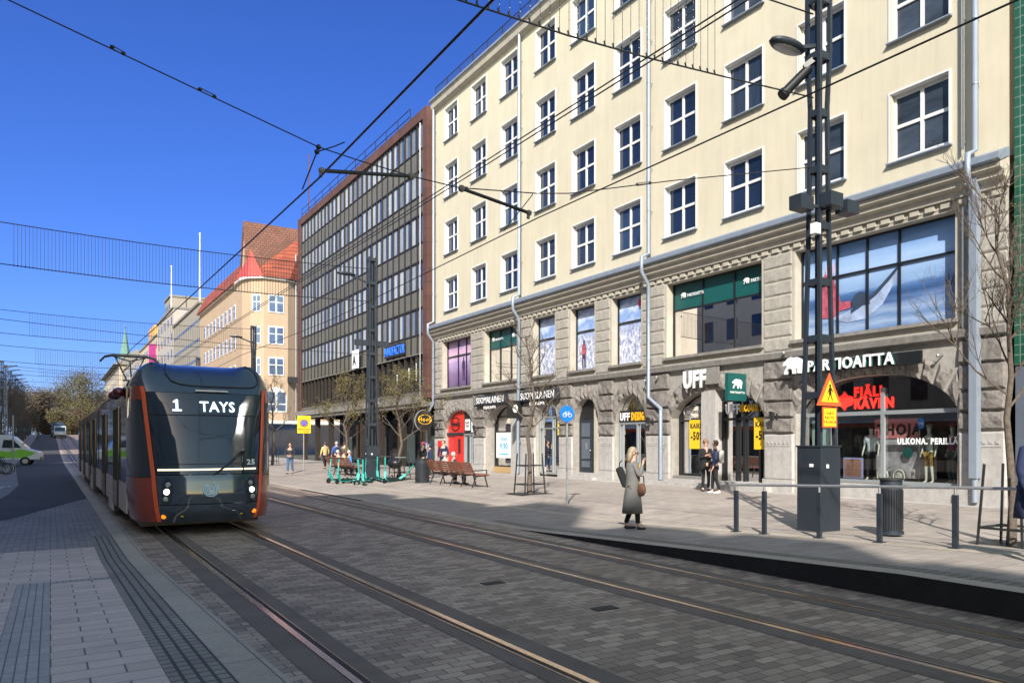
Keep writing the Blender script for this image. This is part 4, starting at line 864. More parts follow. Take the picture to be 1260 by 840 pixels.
b = MB(); b.add([(20.3, 113.0, zr + .2), (20.3, 115.2, 31.4), (33, 115.2, 31.4), (33, 113.0, zr + .2)], [(0, 1, 2, 3)]); b.add([(20.3, 118.1, zr + .2), (20.3, 115.2, 31.4), (33, 115.2, 31.4), (33, 118.1, zr + .2)], [(3, 2, 1, 0)]); b.build('gable_roof', brickmat('brown clay tiles', (.21, .085, .055), (.16, .07, .048), (.08, .04, .03), .5, .34, .05, bump=.3, plane='xz'), ph)
b = MB(); b.prism([(19.4, zr + .1), (20.7, zr + 3.1), (24, zr + 3.9), (33, zr + .1)], lambda x, z: (x, 117.3, z), lambda x, z: (x, 150.3, z)); fixn(b.build('long_roof', M['rooft'], ph))
def pwin(par, org, dx, w_, h_, z, arch=False):
    """window on a wall through org with horizontal direction dx"""
    d = Vector((dx[0], dx[1], 0)).normalized(); n = Vector((d.y, -d.x, 0)); 
    if n.x + n.y > 0: n = -n
    f = MB(); c = Vector((org[0], org[1], 0)) + n * .03
    def P3(u, v, o=0.): q = c + d * u + n * o; return (q.x, q.y, z + v)
    top = [(w_ / 2 * math.cos(t), h_ * .55 + h_ * .45 * math.sin(t)) for t in [math.pi * k / 8 for k in range(9)]] if arch else [(w_ / 2, h_), (-w_ / 2, h_)]
    poly = [(-w_ / 2, 0), (w_ / 2, 0)] + top
    f.prism(poly, lambda u, v: P3(u, v, 0), lambda u, v: P3(u, v, .06)); fo = fixn(f.build('window', M['white'], par))
    g = MB(); 
    for a, c2 in ((-.44, -.05), (.05, .44)):
        for e, h in ((.06, .55), (.6, .92)):
            if arch: e, h = (.05, .3) if e < .5 else (.35, .80)
            g.add([P3(a * w_, e * h_, .07), P3(c2 * w_, e * h_, .07), P3(c2 * w_, h * h_, .07), P3(a * w_, h * h_, .07)], [(0, 1, 2, 3)])
    g.build('pane', wv[1], fo); return fo
for z in (2.3 + 3.9, 6.2 + 4.0 - .0, 14.3, 18.3):
    pass
for z in (10.7, 14.75, 18.9): 
    pwin(ph, (23.45, 110.9), (1, 0), 1.9, 2.4, z); pwin(ph, (21.3, 111.55), (1.4, -1.3), 1.1, 2.3, z)
    for k in range(9): pwin(ph, (20, 119 + k * 3.2), (0, 1), 1.3, 2.0, z - .2)
pwin(ph, (23.45, 110.9), (1, 0), 2.6, 3.3, 5.9, True)
b = MB(); b.box(22.0, 33, 110.75, 110.9, 4.4, 4.8); b.build('shop_fascia', M['mint'], ph)
b = MB(); b.box(20.4, 33, 110.8, 110.9, .2, 4.3); b.build('shop_windows', M['wglass'], ph)
b = MB(); b.tube([(26.0, 111.4, .3), (26.0, 111.4, 27)], .09); b.build('drain_pipe', M['galv'], ph)
b = MB(); b.prism([(18.6, 8.2), (20, 9.3), (20, 8.2)], lambda x, z: (x, 116, z), lambda x, z: (x, 122, z)); fixn(b.build('red_canopy', M['roofr'], ph))
b = MB(); b.box(24.8, 26.4, 110.5, 110.75, 9.8, 10.6); b.build('wall_clock_bracket', M['iron'], ph)

# ------------------------------------------------------------------ farther houses
def block(name, label, y0, y1, z1, wall, x0=20, depth=14, rows=5, pitch=3.2, strip=None, floors=3.4, win=(1.2, 1.5), par_roof=True, base=0):
    t = thing(name, label, 'building', (x0, y0, base)); b = MB(); b.box(x0, x0 + depth, y0, y1, base - 1, z1); b.build('walls', wall, t)
    b = MB(); b.box(x0 - .25, x0 + depth, y0 - .2, y1 + .2, z1, z1 + .4); b.build('roof_edge', M['belt'], t)
    n = int((y1 - y0) / pitch)
    for r in range(rows):
        z = z1 - 2.9 - r * floors
        if strip:
            q = MB()
            for k in range(int((y1 - y0) / 1.5)): q.box(x0 - .03, x0 + .02, y0 + .5 + k * 1.5, y0 + 1.3 + k * 1.5, z, z + win[1])
            q.build('window_band', M['wglass'], t)
        else:
            for k in range(n):
                q = MB(); y = y0 + (y1 - y0) * (k + .5) / n; q.box(x0 - .04, x0 + .02, y - win[0] / 2, y + win[0] / 2, z, z + win[1]); q.build('window', M['wglass'], t)
    return t
t = block('taupe_office', 'long plain taupe building beyond the peach house', 150.6, 186, 25.4, M['taupe'], rows=4, strip=1, win=(.8, .5), floors=3.3)
b = MB(); b.box(24, 30, 165, 178, 25.8, 28.6); b.build('plant_room', M['slate'], t)
t = block('grey_house', 'pinkish grey house with pale bay windows behind the tram roof', 186.4, 216, 29.5, M['taupe2'], rows=5, pitch=5)
t = block('stone_house', 'tall pinkish stone block left of the taupe building', 196, 206, 33.4, M['taupe'], x0=20.5, rows=1)
t = block('cream_house', 'cream house with an orange roof box and magenta banner', 216.5, 262, 27.3, M['cream2'], rows=5, pitch=4)
b = MB(); b.box(20.4, 24, 228, 242, 27.7, 31.2); b.build('orange_roof_box', pm('orange cladding', (.62, .34, .10), .6), t)
b = MB(); b.box(18.6, 20, 219.8, 220, 18.5, 25.5); b.build('magenta_banner', pm('magenta cloth', (.30, .015, .17), .6), t)
t = block('old_corner_house', 'pale old house with heavy cornice far behind the pantograph', 330, 420, 29.0, M['cream2'], x0=19, rows=4, pitch=6, base=3)
b = MB(); b.prism([(17.4, 29.4), (24, 35), (33, 29.4)], lambda x, z: (x, 329, z), lambda x, z: (x, 421, z)); fixn(b.build('roof', M['belt'], t))
t = block('cream_row_house', 'narrow cream house between magenta banner and old corner house', 264, 329, 26.5, M['taupe2'], rows=4, pitch=5, base=3)
t = thing('church_spire', 'slender green copper church spire above the far roofs', 'church spire', (30, 520, 3))
sx, _z = pt_on(154, 402, 520)
b = MB(); b.add([(sx + 3.6 * math.cos(math.pi * k / 4 + .39), 520 + 3.6 * math.sin(math.pi * k / 4 + .39), 46) for k in range(8)] + [(sx + 2.0 * math.cos(math.pi * k / 4 + .39), 520 + 2.0 * math.sin(math.pi * k / 4 + .39), 54) for k in range(8)] + [(sx, 520, _z)],
            [(k, (k + 1) % 8, 8 + (k + 1) % 8, 8 + k) for k in range(8)] + [(8 + k, 8 + (k + 1) % 8, 16) for k in range(8)]); b.build('spire', M['copper'], t)
b = MB(); b.box(sx - 4, sx + 4, 516, 524, 2, 46); b.build('tower', M['taupe'], t); b = MB(); b.sph((sx, 520, _z), .6); b.bar((sx, 520, _z), (sx, 520, _z + 2), .2); b.build('finial', M['copper'], t)
for px_, y_, zt, lab in ((246, 152, 34.5, 'white flagpole on the roof edge of the taupe building'), (211, 187, 36, 'white flagpole between the taupe and pinkish grey roofs')):
    Yq, _ = pt_fac(px_, 400, 20.2)
    b = MB(); b.tube([(20.2, Yq, 25.7), (20.2, Yq, zt + 3)], [.16, .08], 8); b.sph((20.2, Yq, zt + 3), .18, 8, 6); tag(b.build('flagpole', M['white'], None, (20.2, Yq, 25.7)), lab, 'flagpole')

# ------------------------------------------------------------------ left side of the street (mostly outside the picture; it throws the big shade)
M['leftwall'] = brickmat('grey brown left facades', (.10, .09, .08), (.30, .26, .22), (.26, .23, .20), 1.5, 3.4, .55, off=0, plane='yz', bump=0, rough=.6)
M['leftw'] = pm('left facade plaster', (.50, .45, .38), .85, var=.1, vs=.4)
def lblock(name, label, y0, y1, z, x1=-13.2, depth=9, extra=(), win=True):
    t = thing(name, label, 'building', (x1, y0, 0)); b = MB(); b.box(x1 - depth, x1, y0, y1, -.2, z)
    for a, c, h in extra: b.box(x1 - depth + .01, x1 - .02, a, c, z + .002, h)
    b.build('walls', M['leftw'], t)
    b = MB(); b.box(x1 - depth - .1, x1 + .3, y0 + .002, y1 - .002, z + .003, z + .25); b.build('cornice', M['belt'], t)
    b = MB(); n = int((y1 - y0) / 3.2); nf = int((z - 4.5) / 3.5)
    for k in range(n):
        for r in range(nf): y = y0 + (y1 - y0) * (k + .5) / n; b.box(x1 - .01, x1 + .03, y - .75, y + .75, 5.2 + r * 3.5, 7.3 + r * 3.5)
    if win: b.build('windows', M['wglass'], t)
    return t
sky_ = [(-26.6, -24.9, 26.9), (-24.5, -22.2, 25.3), (-21.9, -19.0, 26.8), (-18.4, -17.2, 25.9), (-16.4, -14.2, 28.6), (-9.6, -6.6, 27.2)]
lblock('left_front_block', 'tall grey block on the left side of the street behind the camera', -75, -2.2, 25.2, extra=[(-27.6, -25.1, 26.1), (-24.6, -22.3, 27.4), (-21.2, -19.1, 27.2), (-16.6, -14.0, 28.9), (-13.1, -11.6, 26.4), (-11.5, -7.4, 27.4), (-5.2, -2.9, 26.4)])
lblock('left_middle_block', 'six storey grey block on the left side beside the camera', -2.1, 30, 22.4)
lblock('left_far_block', 'long grey block on the left side beyond the camera', 30.2, 62, 23)
lblock('left_sun_gap', 'added low block between the tall left blocks letting a sun band through', 62.2, 71.5, 4.2, win=False)  # unseen low block, added so a thin sun band crosses the street
lblock('left_side_block', 'grey block on the left side past the added low block', 71.7, 91.5, 23)
lblock('far_left_sun_gap', 'added low block farther along the left side letting a sun band through', 91.7, 112, 4.5, win=False)  # unseen low block, added to let a wider sun band onto the hill road
lblock('left_end_block', 'dark long block at the far left end of the street', 112.2, 300, 22)
# ------------------------------------------------------------------ lattice masts
def mast(name='tram_mast', H=10.35):
    """local: base centre at the origin, street towards -X"""
    t = thing(name, 'x', 'mast'); b = MB(); b.box(-.29, .29, -.29, .29, 0, 1.62); b.box(-.31, .31, -.31, .31, 1.62, 1.65); b.build('base_box', M['dark'], t)
    b = MB(); b.box(-.295, -.291, -.12, -.02, 1.24, 1.30); b.box(-.12, -.05, -.2955, -.291, 1.22, 1.29); b.build('sticker', M['wtext'], t)
    n = 8
    for sx in (-1, 1):
        for sy in (-1, 1):
            b = MB(); prev = None
            q = []
            for k in range(9):
                z = 1.65 + (H - 1.65) * k / 8; s = .215 - .105 * math.sin(math.pi * min(1, k / 7.0) * .5) + (.04 if k > 6 else 0); q.append((sx * s, sy * s, z))
            for a, c in zip(q[:-1], q[1:]): b.bar(a, c, .075, .065)
            b.build('leg', M['dark'], t)
    b = MB()
    for k in range(1, 9):
        z = 1.65 + (H - 1.65) * k / 8 - .12; s = .215 - .105 * math.sin(math.pi * min(1, k / 7.0) * .5) + (.04 if k > 6 else 0)
        for sg in (-1, 1): b.box(-s, s, sg * s - .025, sg * s + .025, z - .07, z + .07); b.box(sg * s - .025, sg * s + .025, -s, s, z - .06, z + .06)
    b.parts('batten_frame', M['dark'], t, lambda c: round(c[2], 1))
    b = MB(); b.box(-.05, .05, -.05, .05, 1.65, H); b.build('inner_post', M['dark'], t); return t
XM = 11.8
m1 = mast(); base = m1
def lamp(par, m=None):
    b = MB(); b.bar((-.1, 0, 9.35), (-.45, .1, 9.25), .07); l = b.build('lamp_arm', M['dark'], par)
    b = MB(); b.sph((-.72, .15, 9.22), .36, 16, 8, (1.25, .62, .30)); b.build('lamp_head', M['dark'], par)
    b = MB(); b.sph((-.72, .15, 9.17), .31, 14, 6, (1.2, .56, .22)); b.build('lamp_lens', M['galv'], par)
masts = []
YS = [36.5, 63, 90, 116.5, 143, 170, 197, 224]
for i, y in enumerate(YS):
    lab = ['lattice tram mast behind the turquoise scooters', 'lattice tram mast in front of the peach house', 'lattice mast hidden behind the tram, fourth along the right pavement'][i] if i < 3 else None
    if lab: o = dup(base); o.location = (XM, y, G(XM, y)); o['label'] = lab; o['group'] = 'lattice masts along the tracks'; masts.append(o)
    o = masts[-1]
    if lab:
        b = MB(); b.bar((-.1, 0, 9.1), (-1.0, 0, 9.45), .08); c = b.build('lamp_arm', M['dark']); c.parent = o
        b = MB(); b.sph((-1.15, 0, 9.45), .32, 12, 6, (1.4, .6, .25)); c = b.build('lamp_head', M['dark']); c.parent = o
        if i == 0:
            b = MB(); b.box(-.75, .75, -.1, .1, 6.25, 6.5); c = b.build('floodlight_bar', M['dark']); c.parent = o
            b = MB(); b.box(-.3, .3, -.3, .3, 1.1, 1.5); 
labs = ['nearest', 'second nearest', 'third nearest', 'fourth nearest', 'fifth nearest', 'sixth nearest', 'seventh nearest', 'eighth nearest', 'ninth nearest', 'farthest']
for i, y in enumerate([108, 116.5, 130, 143, 157, 170, 183, 197, 224, 251]):
    o = dup(base); o.location = (-4.1, y, G(-4.1, y)); o['label'] = labs[i] + ' dark lattice mast in the row at the left edge'; o['group'] = 'masts at the left edge of the street'
    b = MB(); b.bar((0, 0, 9.6), (1.3, 0, 9.9), .12); c = b.build('lamp_arm', M['dark']); c.parent = o
m1.location = (XM, 9.98, .15); m1['label'] = 'nearest lattice tram mast with oval lamp and camera, right of centre'; m1['group'] = 'lattice masts along the tracks'
lamp(m1)
b = MB(); b.tube([(-.15, .12, 8.95), (-.62, .3, 8.42)], [.09, .09], 12); b.tube([(-.62, .3, 8.42), (-.68, .32, 8.35)], [.11, .11], 12); b.bar((-.1, 0, 9.1), (-.25, .15, 8.95), .1); b.build('camera_tube', M['black'], m1)
b = MB(); b.obox((-.55, -.05, 6.22), (.36, .30, .26)); b.obox((0, -.32, 6.32), (.36, .26, .26)); b.obox((.55, -.25, 6.28), (.36, .30, .24)); b.bar((-.5, -.05, 6.2), (.55, -.25, 6.25), .06); b.bar((0, -.3, 6.2), (0, 0, 6.2), .06); b.build('floodlights', M['dark'], m1)
b = MB(); b.box(-.36, -.22, -.24, -.1, 5.66, 5.86); b.build('white_sensor_box', M['wtext'], m1)
sgn = thing('warning_sign', 'triangular pedestrian warning sign with yellow plate fixed to the nearest mast', 'sign', (XM, 9.7, 2.6))
def tri(h, r=.0): return [(-h * .577, 0), (h * .577, 0), (0, h)]
YF = 9.62
TXm, _ = pt_on(1021, 490, YF); TX = TXm; 
rt = pm('orange red sign border', (.85, .12, .03), .5); ry = pm('yellow sign face', (.90, .60, .02), .5)
rot = lambda x, y: (x, y)
b = MB(); b.prism(tri(.62), lambda x, z: (TX + x, YF, 2.55 + z), lambda x, z: (TX + x, YF + .02, 2.55 + z)); fixn(b.build('sign_border', rt, sgn))
b = MB(); b.prism(tri(.42), lambda x, z: (TX + x, YF - .006, 2.62 + z), lambda x, z: (TX + x, YF - .001, 2.62 + z)); sf = fixn(b.build('sign_face', ry, sgn))
b = MB(); b.disc((TX, YF - .01, 2.93), .026, .006, 'y', 12); b.prism([(-.03, .14), (.035, .14), (.03, .28), (-.025, .28)], lambda x, z: (TX + x, YF - .013, 2.62 + z), lambda x, z: (TX + x, YF - .007, 2.62 + z))
for p, q in (((-.01, .15), (-.07, .03)), ((.01, .15), (.06, .03)), ((-.02, .26), (-.08, .17)), ((.02, .26), (.08, .19))): b.bar((TX + p[0], YF - .01, 2.62 + p[1]), (TX + q[0], YF - .01, 2.62 + q[1]), .028, .006)
fixn(b.build('pedestrian_symbol', M['ink'], sf))
b = MB(); b.box(TX - .20, TX + .20, YF, YF + .02, 2.14, 2.52); pl_ = b.build('plate_border', rt, sgn); b = MB(); b.box(TX - .175, TX + .175, YF - .006, YF - .001, 2.165, 2.495); pf = b.build('plate_face', ry, sgn)
text_mesh('VARO\nRAITIO-\nVAUNUA', .082, on_front(TX, 2.38, YF - .007), 'lettering', M['ink'], pf, .002, .001, 'CENTER')

# ------------------------------------------------------------------ wires
def wire(name, pts, r, label, cat='wire', extra=None, m='black', grp=None):
    b = MB(); b.tube(pts, r, 6)
    if extra: extra(b)
    o = b.build(name, M[m]); return tag(o, label, cat, grp)
def sag(p, q, s, n=14):
    p, q = Vector(p), Vector(q); return [p.lerp(q, k / n) - Vector((0, 0, s * 4 * (k / n) * (1 - k / n))) for k in range(n + 1)]
def run(xs):      # contact wire through (X, Y, Z) knots on top of the street grade
    return [(x, y, z + hill(y)) for x, y, z in xs]
wire('contact_wire', run([(2.75, -12, 5.55), (2.85, 0, 5.5), (2.98, 11.5, 5.55), (2.75, 24, 5.5), (2.45, 36, 5.45), (2.75, 63, 5.5), (2.45, 90, 5.5), (2.7, 116, 5.5), (2.5, 143, 5.5), (2.6, 200, 5.5), (2.6, 240, 5.5)]), .013, 'thick overhead contact wire above the tram track')
wire('contact_wire', run([(6.4, -12, 5.5), (6.35, 0, 5.5), (6.45, 11.5, 5.6), (6.6, 24, 5.5), (6.3, 36, 5.5), (6.6, 63, 5.5), (6.4, 90, 5.5), (6.47, 200, 5.5)]), .011, 'overhead contact wire above the empty right track')
wire('feeder_wire', run([(6.5, -12, 7.05), (6.5, 12, 7.15), (6.45, 36.5, 7.2), (6.5, 63, 7.2), (6.5, 116, 7.2), (6.5, 200, 7.2)]), .011, 'upper of the two close parallel wires crossing the cream facade')
wire('feeder_wire', run([(6.5, -12, 6.98), (6.5, 12, 7.07), (6.42, 36.5, 7.1), (6.5, 63, 7.1), (6.5, 116, 7.1)]), .011, 'lower of the two close parallel wires crossing the cream facade')
def P3(px, py, Y): x, z = pt_on(px, py, Y); return Vector((x, Y, z))
sp = [P3(-500, -240, 12.8), P3(10, 0, 12.6), P3(265, 121, 12.5), P3(392, 181, 12.4), P3(440, 197, 12.3), P3(507, 217, 12.2), P3(565, 231, 12.0), P3(660, 238, 11.6), P3(700, 238, 11.5), P3(830, 222, 11), P3(1008, 205, 10.0)]
def turnb(b):
    for a, c in ((P3(138, 58, 12.55), P3(152, 66, 12.55)), (P3(246, 110, 12.5), P3(264, 119, 12.5)), (P3(784, 227, 11.2), P3(800, 225, 11.1))):
        d = (c - a).normalized(); u = Vector((0, 0, 1)) * .02
        b.bar(a + u, c + u, .012); b.bar(a - u, c - u, .012); b.sph(a, .028, 8, 6); b.sph(c, .028, 8, 6)
    for p, Y in (((392, 181), 12.4), ((390, 187), 12.4)): b.sph(P3(*p, Y), .04, 8, 6)
wire('span_wire', sp, .010, 'span wire with turnbuckles sagging from upper left to the nearest mast', 'wire', turnb)
wire('bridle_wire', [P3(372, 233, 13.3), P3(390, 187, 12.4), P3(392, 181, 12.4)], .010, 'short hanger wire dropping left from the span wire clamp')
wire('bridle_wire', [P3(390, 187, 12.4), P3(412, 180, 12.2), P3(424, 175, 12.0)], .010, 'short hanger wire rising right to the thick contact wire')
wire('bridle_wire', [P3(655, 238, 11.6), P3(655, 240, 11.6), P3(620, 284, 13)], .008, 'short hanger wire sloping down left over the cream facade')
def arm(p, q, lab):
    t = thing('steady_arm', lab, 'bracket', tuple(p)); b = MB(); b.tube([p, q], .03, 8); b.build('tube', M['iron'], t)
    b = MB(); b.sph(p, .05, 8, 6); b.sph(q, .06, 8, 6); b.bar(p, p - Vector((.02, 0, .10)), .04); b.bar(q, q + Vector((.1, 0, .02)), .05); b.build('insulator', M['belt'], t)
arm(P3(396, 210, 12.0), P3(506, 217, 12.2), 'dark steady arm in front of the brown office roof'); arm(P3(651, 262, 11.6), P3(568, 232, 12.0), 'steady arm hanging before the cream facade')
for i, (y, zt, zb) in enumerate(((36.5, 9.65, 8.15), (63, 9.95, 8.5), (90, 10.3, 8.9), (116.5, 11, 9.6), (143, 12, 10.5))):
    t = thing('light_curtain', ['curtain of hanging lights spanning the street before the peach roof', 'second light curtain beyond, crossing above the pantograph', 'third light curtain far down the street', 'fourth light curtain far down the street', 'farthest faint light curtain over the street'][i], 'string lights', (3, y, zt), 'light curtains across the street')
    xa, xb = -9, XM
    def zz(x, z, k=.35): u = (x - xa) / (xb - xa); return z - k * 4 * u * (1 - u) + (1 - u) * .35
    for z, nm in ((zt + .25, 'top_wire'), (zb + .25, 'bottom_wire')):
        b = MB(); b.tube([(x_, y, zz(x_, z)) for x_ in [xa + (xb - xa) * k / 16 for k in range(17)]], .018 if i < 2 else .024, 5); b.build(nm, M['black'], t)
    n = [112, 90, 70, 60, 50][i]; x0 = -1.05; b = MB()
    for k in range(n):
        x_ = x0 + (XM - .6 - x0) * k / n; b.bar((x_, y, zz(x_, zt + .25)), (x_, y, zz(x_, zb + .25)), .012 if i < 2 else .02)
        b.sph((x_, y, zz(x_, zb + .25)), .03, 6, 4)
    tag(b.build('light_strings', M['black'], t), kind='stuff')
t = thing('light_curtain', 'near light curtain with small bulbs hanging at the top of the picture', 'string lights', (8, 9.9, 8), 'light curtains across the street')
pts = [(3.4, 7.80), (4.37, 7.84), (6.1, 7.91), (7.62, 8.03), (9.41, 8.22), (11.6, 8.47)]
b = MB(); b.tube([(x, 9.95, z) for x, z in pts], .016, 6); b.build('bottom_wire', M['black'], t); b = MB(); b.tube([(x, 9.95, z + 1.6) for x, z in pts], .016, 6); b.build('top_wire', M['black'], t)
b, c = MB(), MB(); x = 4.5
while x < 9.15:
    for (xa, za), (xb, zb) in zip(pts[:-1], pts[1:]):
        if xa <= x <= xb: z = za + (zb - za) * (x - xa) / (xb - xa)
    b.bar((x, 9.95, z), (x, 9.95, z + 1.6), .006); b.bar((x, 9.95, z - .0), (x - .02, 9.95, z + .07), .022)
    for k in range(12): c.sph((x, 9.95, z + .12 + k * .125), .011, 5, 4)
    x += .163
b.build('strings', M['black'], t); tag(c.build('bulbs', M['galv'], t), kind='stuff')
for i, y in enumerate((48, 75, 104, 130, 158)):
    wire('cross_span_wire', sag((-9, y, 8.3 + hill(y)), (XM if i else 19.9, y, 7.3 + hill(y)), .45), .014, ['nearest', 'second', 'third', 'fourth', 'farthest'][i] + ' thin cross wire over the street behind the tram', grp='cross span wires')
# ------------------------------------------------------------------ tram
tram = thing('tram', 'long dark fronted tram with orange corner posts showing 1 TAYS', 'tram', (TR1, 18, 0))
M['navy'] = pm('glossy navy tram front', (.034, .050, .078), .10, var=.08, vs=1, spec=.8, coat=1.)
M['tglass'] = pm('black tram glazing', (.018, .030, .048), .05, var=.1, spec=.7, coat=.35)
M['orange'] = pm('orange red tram paint', (.78, .125, .045), .35, var=.03, coat=.6)
M['tred'] = pm('brick red tram side', (.30, .052, .034), .2, var=.08, coat=.6)
M['tlow'] = pm('lower tram panel with painted paving reflection', (.62, .52, .50), .45, var=.05)  # the rose tone is reflected paving put into the base colour
M['tcant'] = pm('dark red cant rail', (.20, .045, .032), .14, var=.1, coat=.8)
M['troof'] = pm('pale blue grey roof fairing', (.30, .36, .44), .3, var=.06)
def lerpt(tab, z):
    for (a, v), (c, u) in zip(tab[:-1], tab[1:]):
        if z <= c: t_ = (z - a) / (c - a); t_ = max(0, t_); return v + (u - v) * t_
    return tab[-1][1]
NB_ = [(.25, .16), (.45, .03), (.8, .0), (1.15, .03), (1.3, .07), (2.0, .26), (2.85, .55), (2.95, .62)]
WB_ = [(.25, 1.24), (.5, 1.30), (.9, 1.325), (2.6, 1.325), (3.0, 1.30)]
LN, PN = 1.75, 3.0
def S(q, z, off=0., prof=None):
    n_, w_, zz = prof if prof else (lerpt(NB_, z), lerpt(WB_, z), z)
    w_ += off; a = min(1., abs(q)); y = n_ * (1 - a ** 4) + LN * (1 - max(0., 1 - a ** PN) ** (1 / PN)); x = w_ * a * (1 if q > 0 else -1)
    if abs(q) > 1: y = LN + (abs(q) - 1)
    return Vector((TR1 + x, 18.0 + y - off * (1 - a ** 6), zz))
def patch(name, m, q0, q1, z0, z1, nq=16, nz=10, off=0., par=tram):
    f0 = q0 if callable(q0) else (lambda z: q0); f1 = q1 if callable(q1) else (lambda z: q1); vs = []
    for j in range(nz + 1):
        z = z0 + (z1 - z0) * j / nz
        for i in range(nq + 1): vs.append(S(f0(z) + (f1(z) - f0(z)) * i / nq, z, off))
    b = MB(); b.add(vs, [(j * (nq + 1) + i, j * (nq + 1) + i + 1, (j + 1) * (nq + 1) + i + 1, (j + 1) * (nq + 1) + i) for j in range(nz) for i in range(nq)], True)
    return b.build(name, m, par)
qi = lambda z: lerpt([(.25, .66), (1.2, .70), (2.8, .80), (3.1, .85)], z); qo = lambda z: qi(z) + lerpt([(.25, .055), (1.2, .05), (3.1, .05)], z)
patch('front_apron', M['navy'], lambda z: -qi(z), qi, .62, 1.20, 24, 8)
patch('bumper', M['navy'], lambda z: -qi(z), qi, .26, .605, 24, 6, .012)
ws = patch('windscreen', M['tglass'], lambda z: -qi(z), qi, 1.215, 2.88, 24, 14, -.004)
for s_ in (-1, 1):
    f0 = (lambda z: -qo(z)) if s_ < 0 else qi; f1 = (lambda z: -qi(z)) if s_ < 0 else qo
    patch('corner_post', M['orange'], f0, f1, .27, 3.0, 4, 20, .012)
    g0 = (lambda z: -1.0) if s_ < 0 else qo; g1 = (lambda z: -qo(z)) if s_ < 0 else (lambda z: 1.0)
    patch('corner_panel', M['tred'], g0, g1, .27, 1.16, 14, 8); patch('cab_side_glass', M['tglass'], g0, g1, 1.17, 2.72, 14, 8, -.003); patch('cab_cant_panel', M['tred'], g0, g1, 2.725, 3.0, 14, 3)
# dome
prof = [(.60, 1.305, 2.89), (.70, 1.30, 3.02), (.86, 1.26, 3.18), (1.06, 1.19, 3.33), (1.32, 1.09, 3.45), (1.65, .99, 3.53), (2.1, .92, 3.575), (2.8, .88, 3.58), (3.9, .86, 3.55)]
vs = []; nq = 32
for pr_ in prof:
    for i in range(nq + 1): 
        q = -1 + 2 * i / nq; v = S(q, 0, 0, pr_); 
        if pr_[0] > 1.9: v.y = 18 + pr_[0] + (abs(q) ** 3) * .6
        vs.append(v)
b = MB(); b.add(vs, [(j * (nq + 1) + i, j * (nq + 1) + i + 1, (j + 1) * (nq + 1) + i + 1, (j + 1) * (nq + 1) + i) for j in range(len(prof) - 1) for i in range(nq)], True)
dome = b.build('roof_dome', M['navy'], tram)
def dome_pt(q, s, off=.006):
    k = min(len(prof) - 2, int(s)); t_ = s - k; pa, pb = prof[k], prof[k + 1]; pr_ = tuple(pa[i] + (pb[i] - pa[i]) * t_ for i in range(3)); v = S(q, 0, off, pr_)
    if pr_[0] > 1.9: v.y = 18 + pr_[0] + (abs(q) ** 3) * .6
    v.z += off; return v
seam = [(-.66, 6.4), (-.64, 5), (-.60, 3.6), (-.56, 2.6), (-.48, 1.7), (-.36, 1.25), (-.2, 1.1), (0, 1.05), (.3, 1.05), (.6, 1.08), (.72, 1.2), (.80, 1.7), (.84, 2.6), (.86, 3.6), (.86, 5), (.84, 6.4)]
b = MB(); b.tube([dome_pt(*p) for p in seam], .016, 6); b.build('hatch_seam', M['black'], dome)
# black underframe box, also standing in for the contact shadow under the body
b = MB(); b.box(TR1 - 1.1, TR1 + 1.1, 19.2, 54.5, .12, .34); b.build('underframe', M['black'], tram)
Pf = lambda u, v, d: S((u - TR1) / lerpt(WB_, v), v, d)
led = emat('white led text', (.80, .92, 1.), 1.5)
text_mesh('TAYS', .30, lambda u, v, d: Pf(2.45 + u, 2.50 + v, .01 + d * .2), 'destination_text', led, ws, .01, .004, sx=.88)
b = MB(); b.tube([Pf(2.05, 2.51, .012), Pf(2.05, 2.73, .012)], .022, 6); b.tube([Pf(1.97, 2.515, .012), Pf(2.13, 2.515, .012)], .016, 6); b.tube([Pf(1.99, 2.68, .012), Pf(2.05, 2.73, .012)], .016, 6); b.build('route_number', led, ws)
text_mesh('25', .15, lambda u, v, d: Pf(3.27 + u, 1.40 + v, .012 + d * .2), 'fleet_number', M['wtext'], ws, .01, .006)
warm = emat('warm light bar', (1., .80, .55), 1.1)
b = MB(); b.tube([Pf(1.70 + 1.74 * k / 16, 1.31, .014) for k in range(17)], .018, 6); b.build('light_bar', warm, ws)
b = MB(); b.tube([Pf(1.60 + 1.96 * k / 16, 2.42, .004) for k in range(17)], .008, 5); b.tube([Pf(1.60 + 1.96 * k / 16, 1.42, .002) for k in range(17)], .006, 5); b.build('screen_seam', M['iron'], ws)
b = MB(); b.tube([Pf(3.20, 1.66, .06), Pf(2.92, 1.42, .06), Pf(2.66, 1.20, .04)], .012, 6); b.tube([Pf(3.14, 1.66, .05), Pf(2.88, 1.40, .05), Pf(2.62, 1.20, .03)], .009, 6); b.tube([Pf(3.19, 1.66, .05), Pf(3.19, 1.22, .02)], .014, 6); b.sph(Pf(3.19, 1.66, .05), .04, 8, 6); b.build('wiper', M['black'], tram)
ebl = pm('pale blue emblem', (.60, .82, .95), .35, var=.02)
e_ = None
for r_ in (.135, .10, .068, .038):
    b = MB(); gap = rnd.uniform(0, 6)
    b.tube([Pf(TR1 + r_ * math.cos(gap + 5.4 * k / 24), .90 + r_ * math.sin(gap + 5.4 * k / 24), .012) for k in range(25)], .0135, 6); o = b.build('emblem' if e_ is None else 'emblem_ring', ebl, e_ or tram); e_ = e_ or o
hl = emat('lit headlight', (1, .95, .78), 1.8); lens = pm('clear lens', (.35, .36, .36), .15, var=.05)
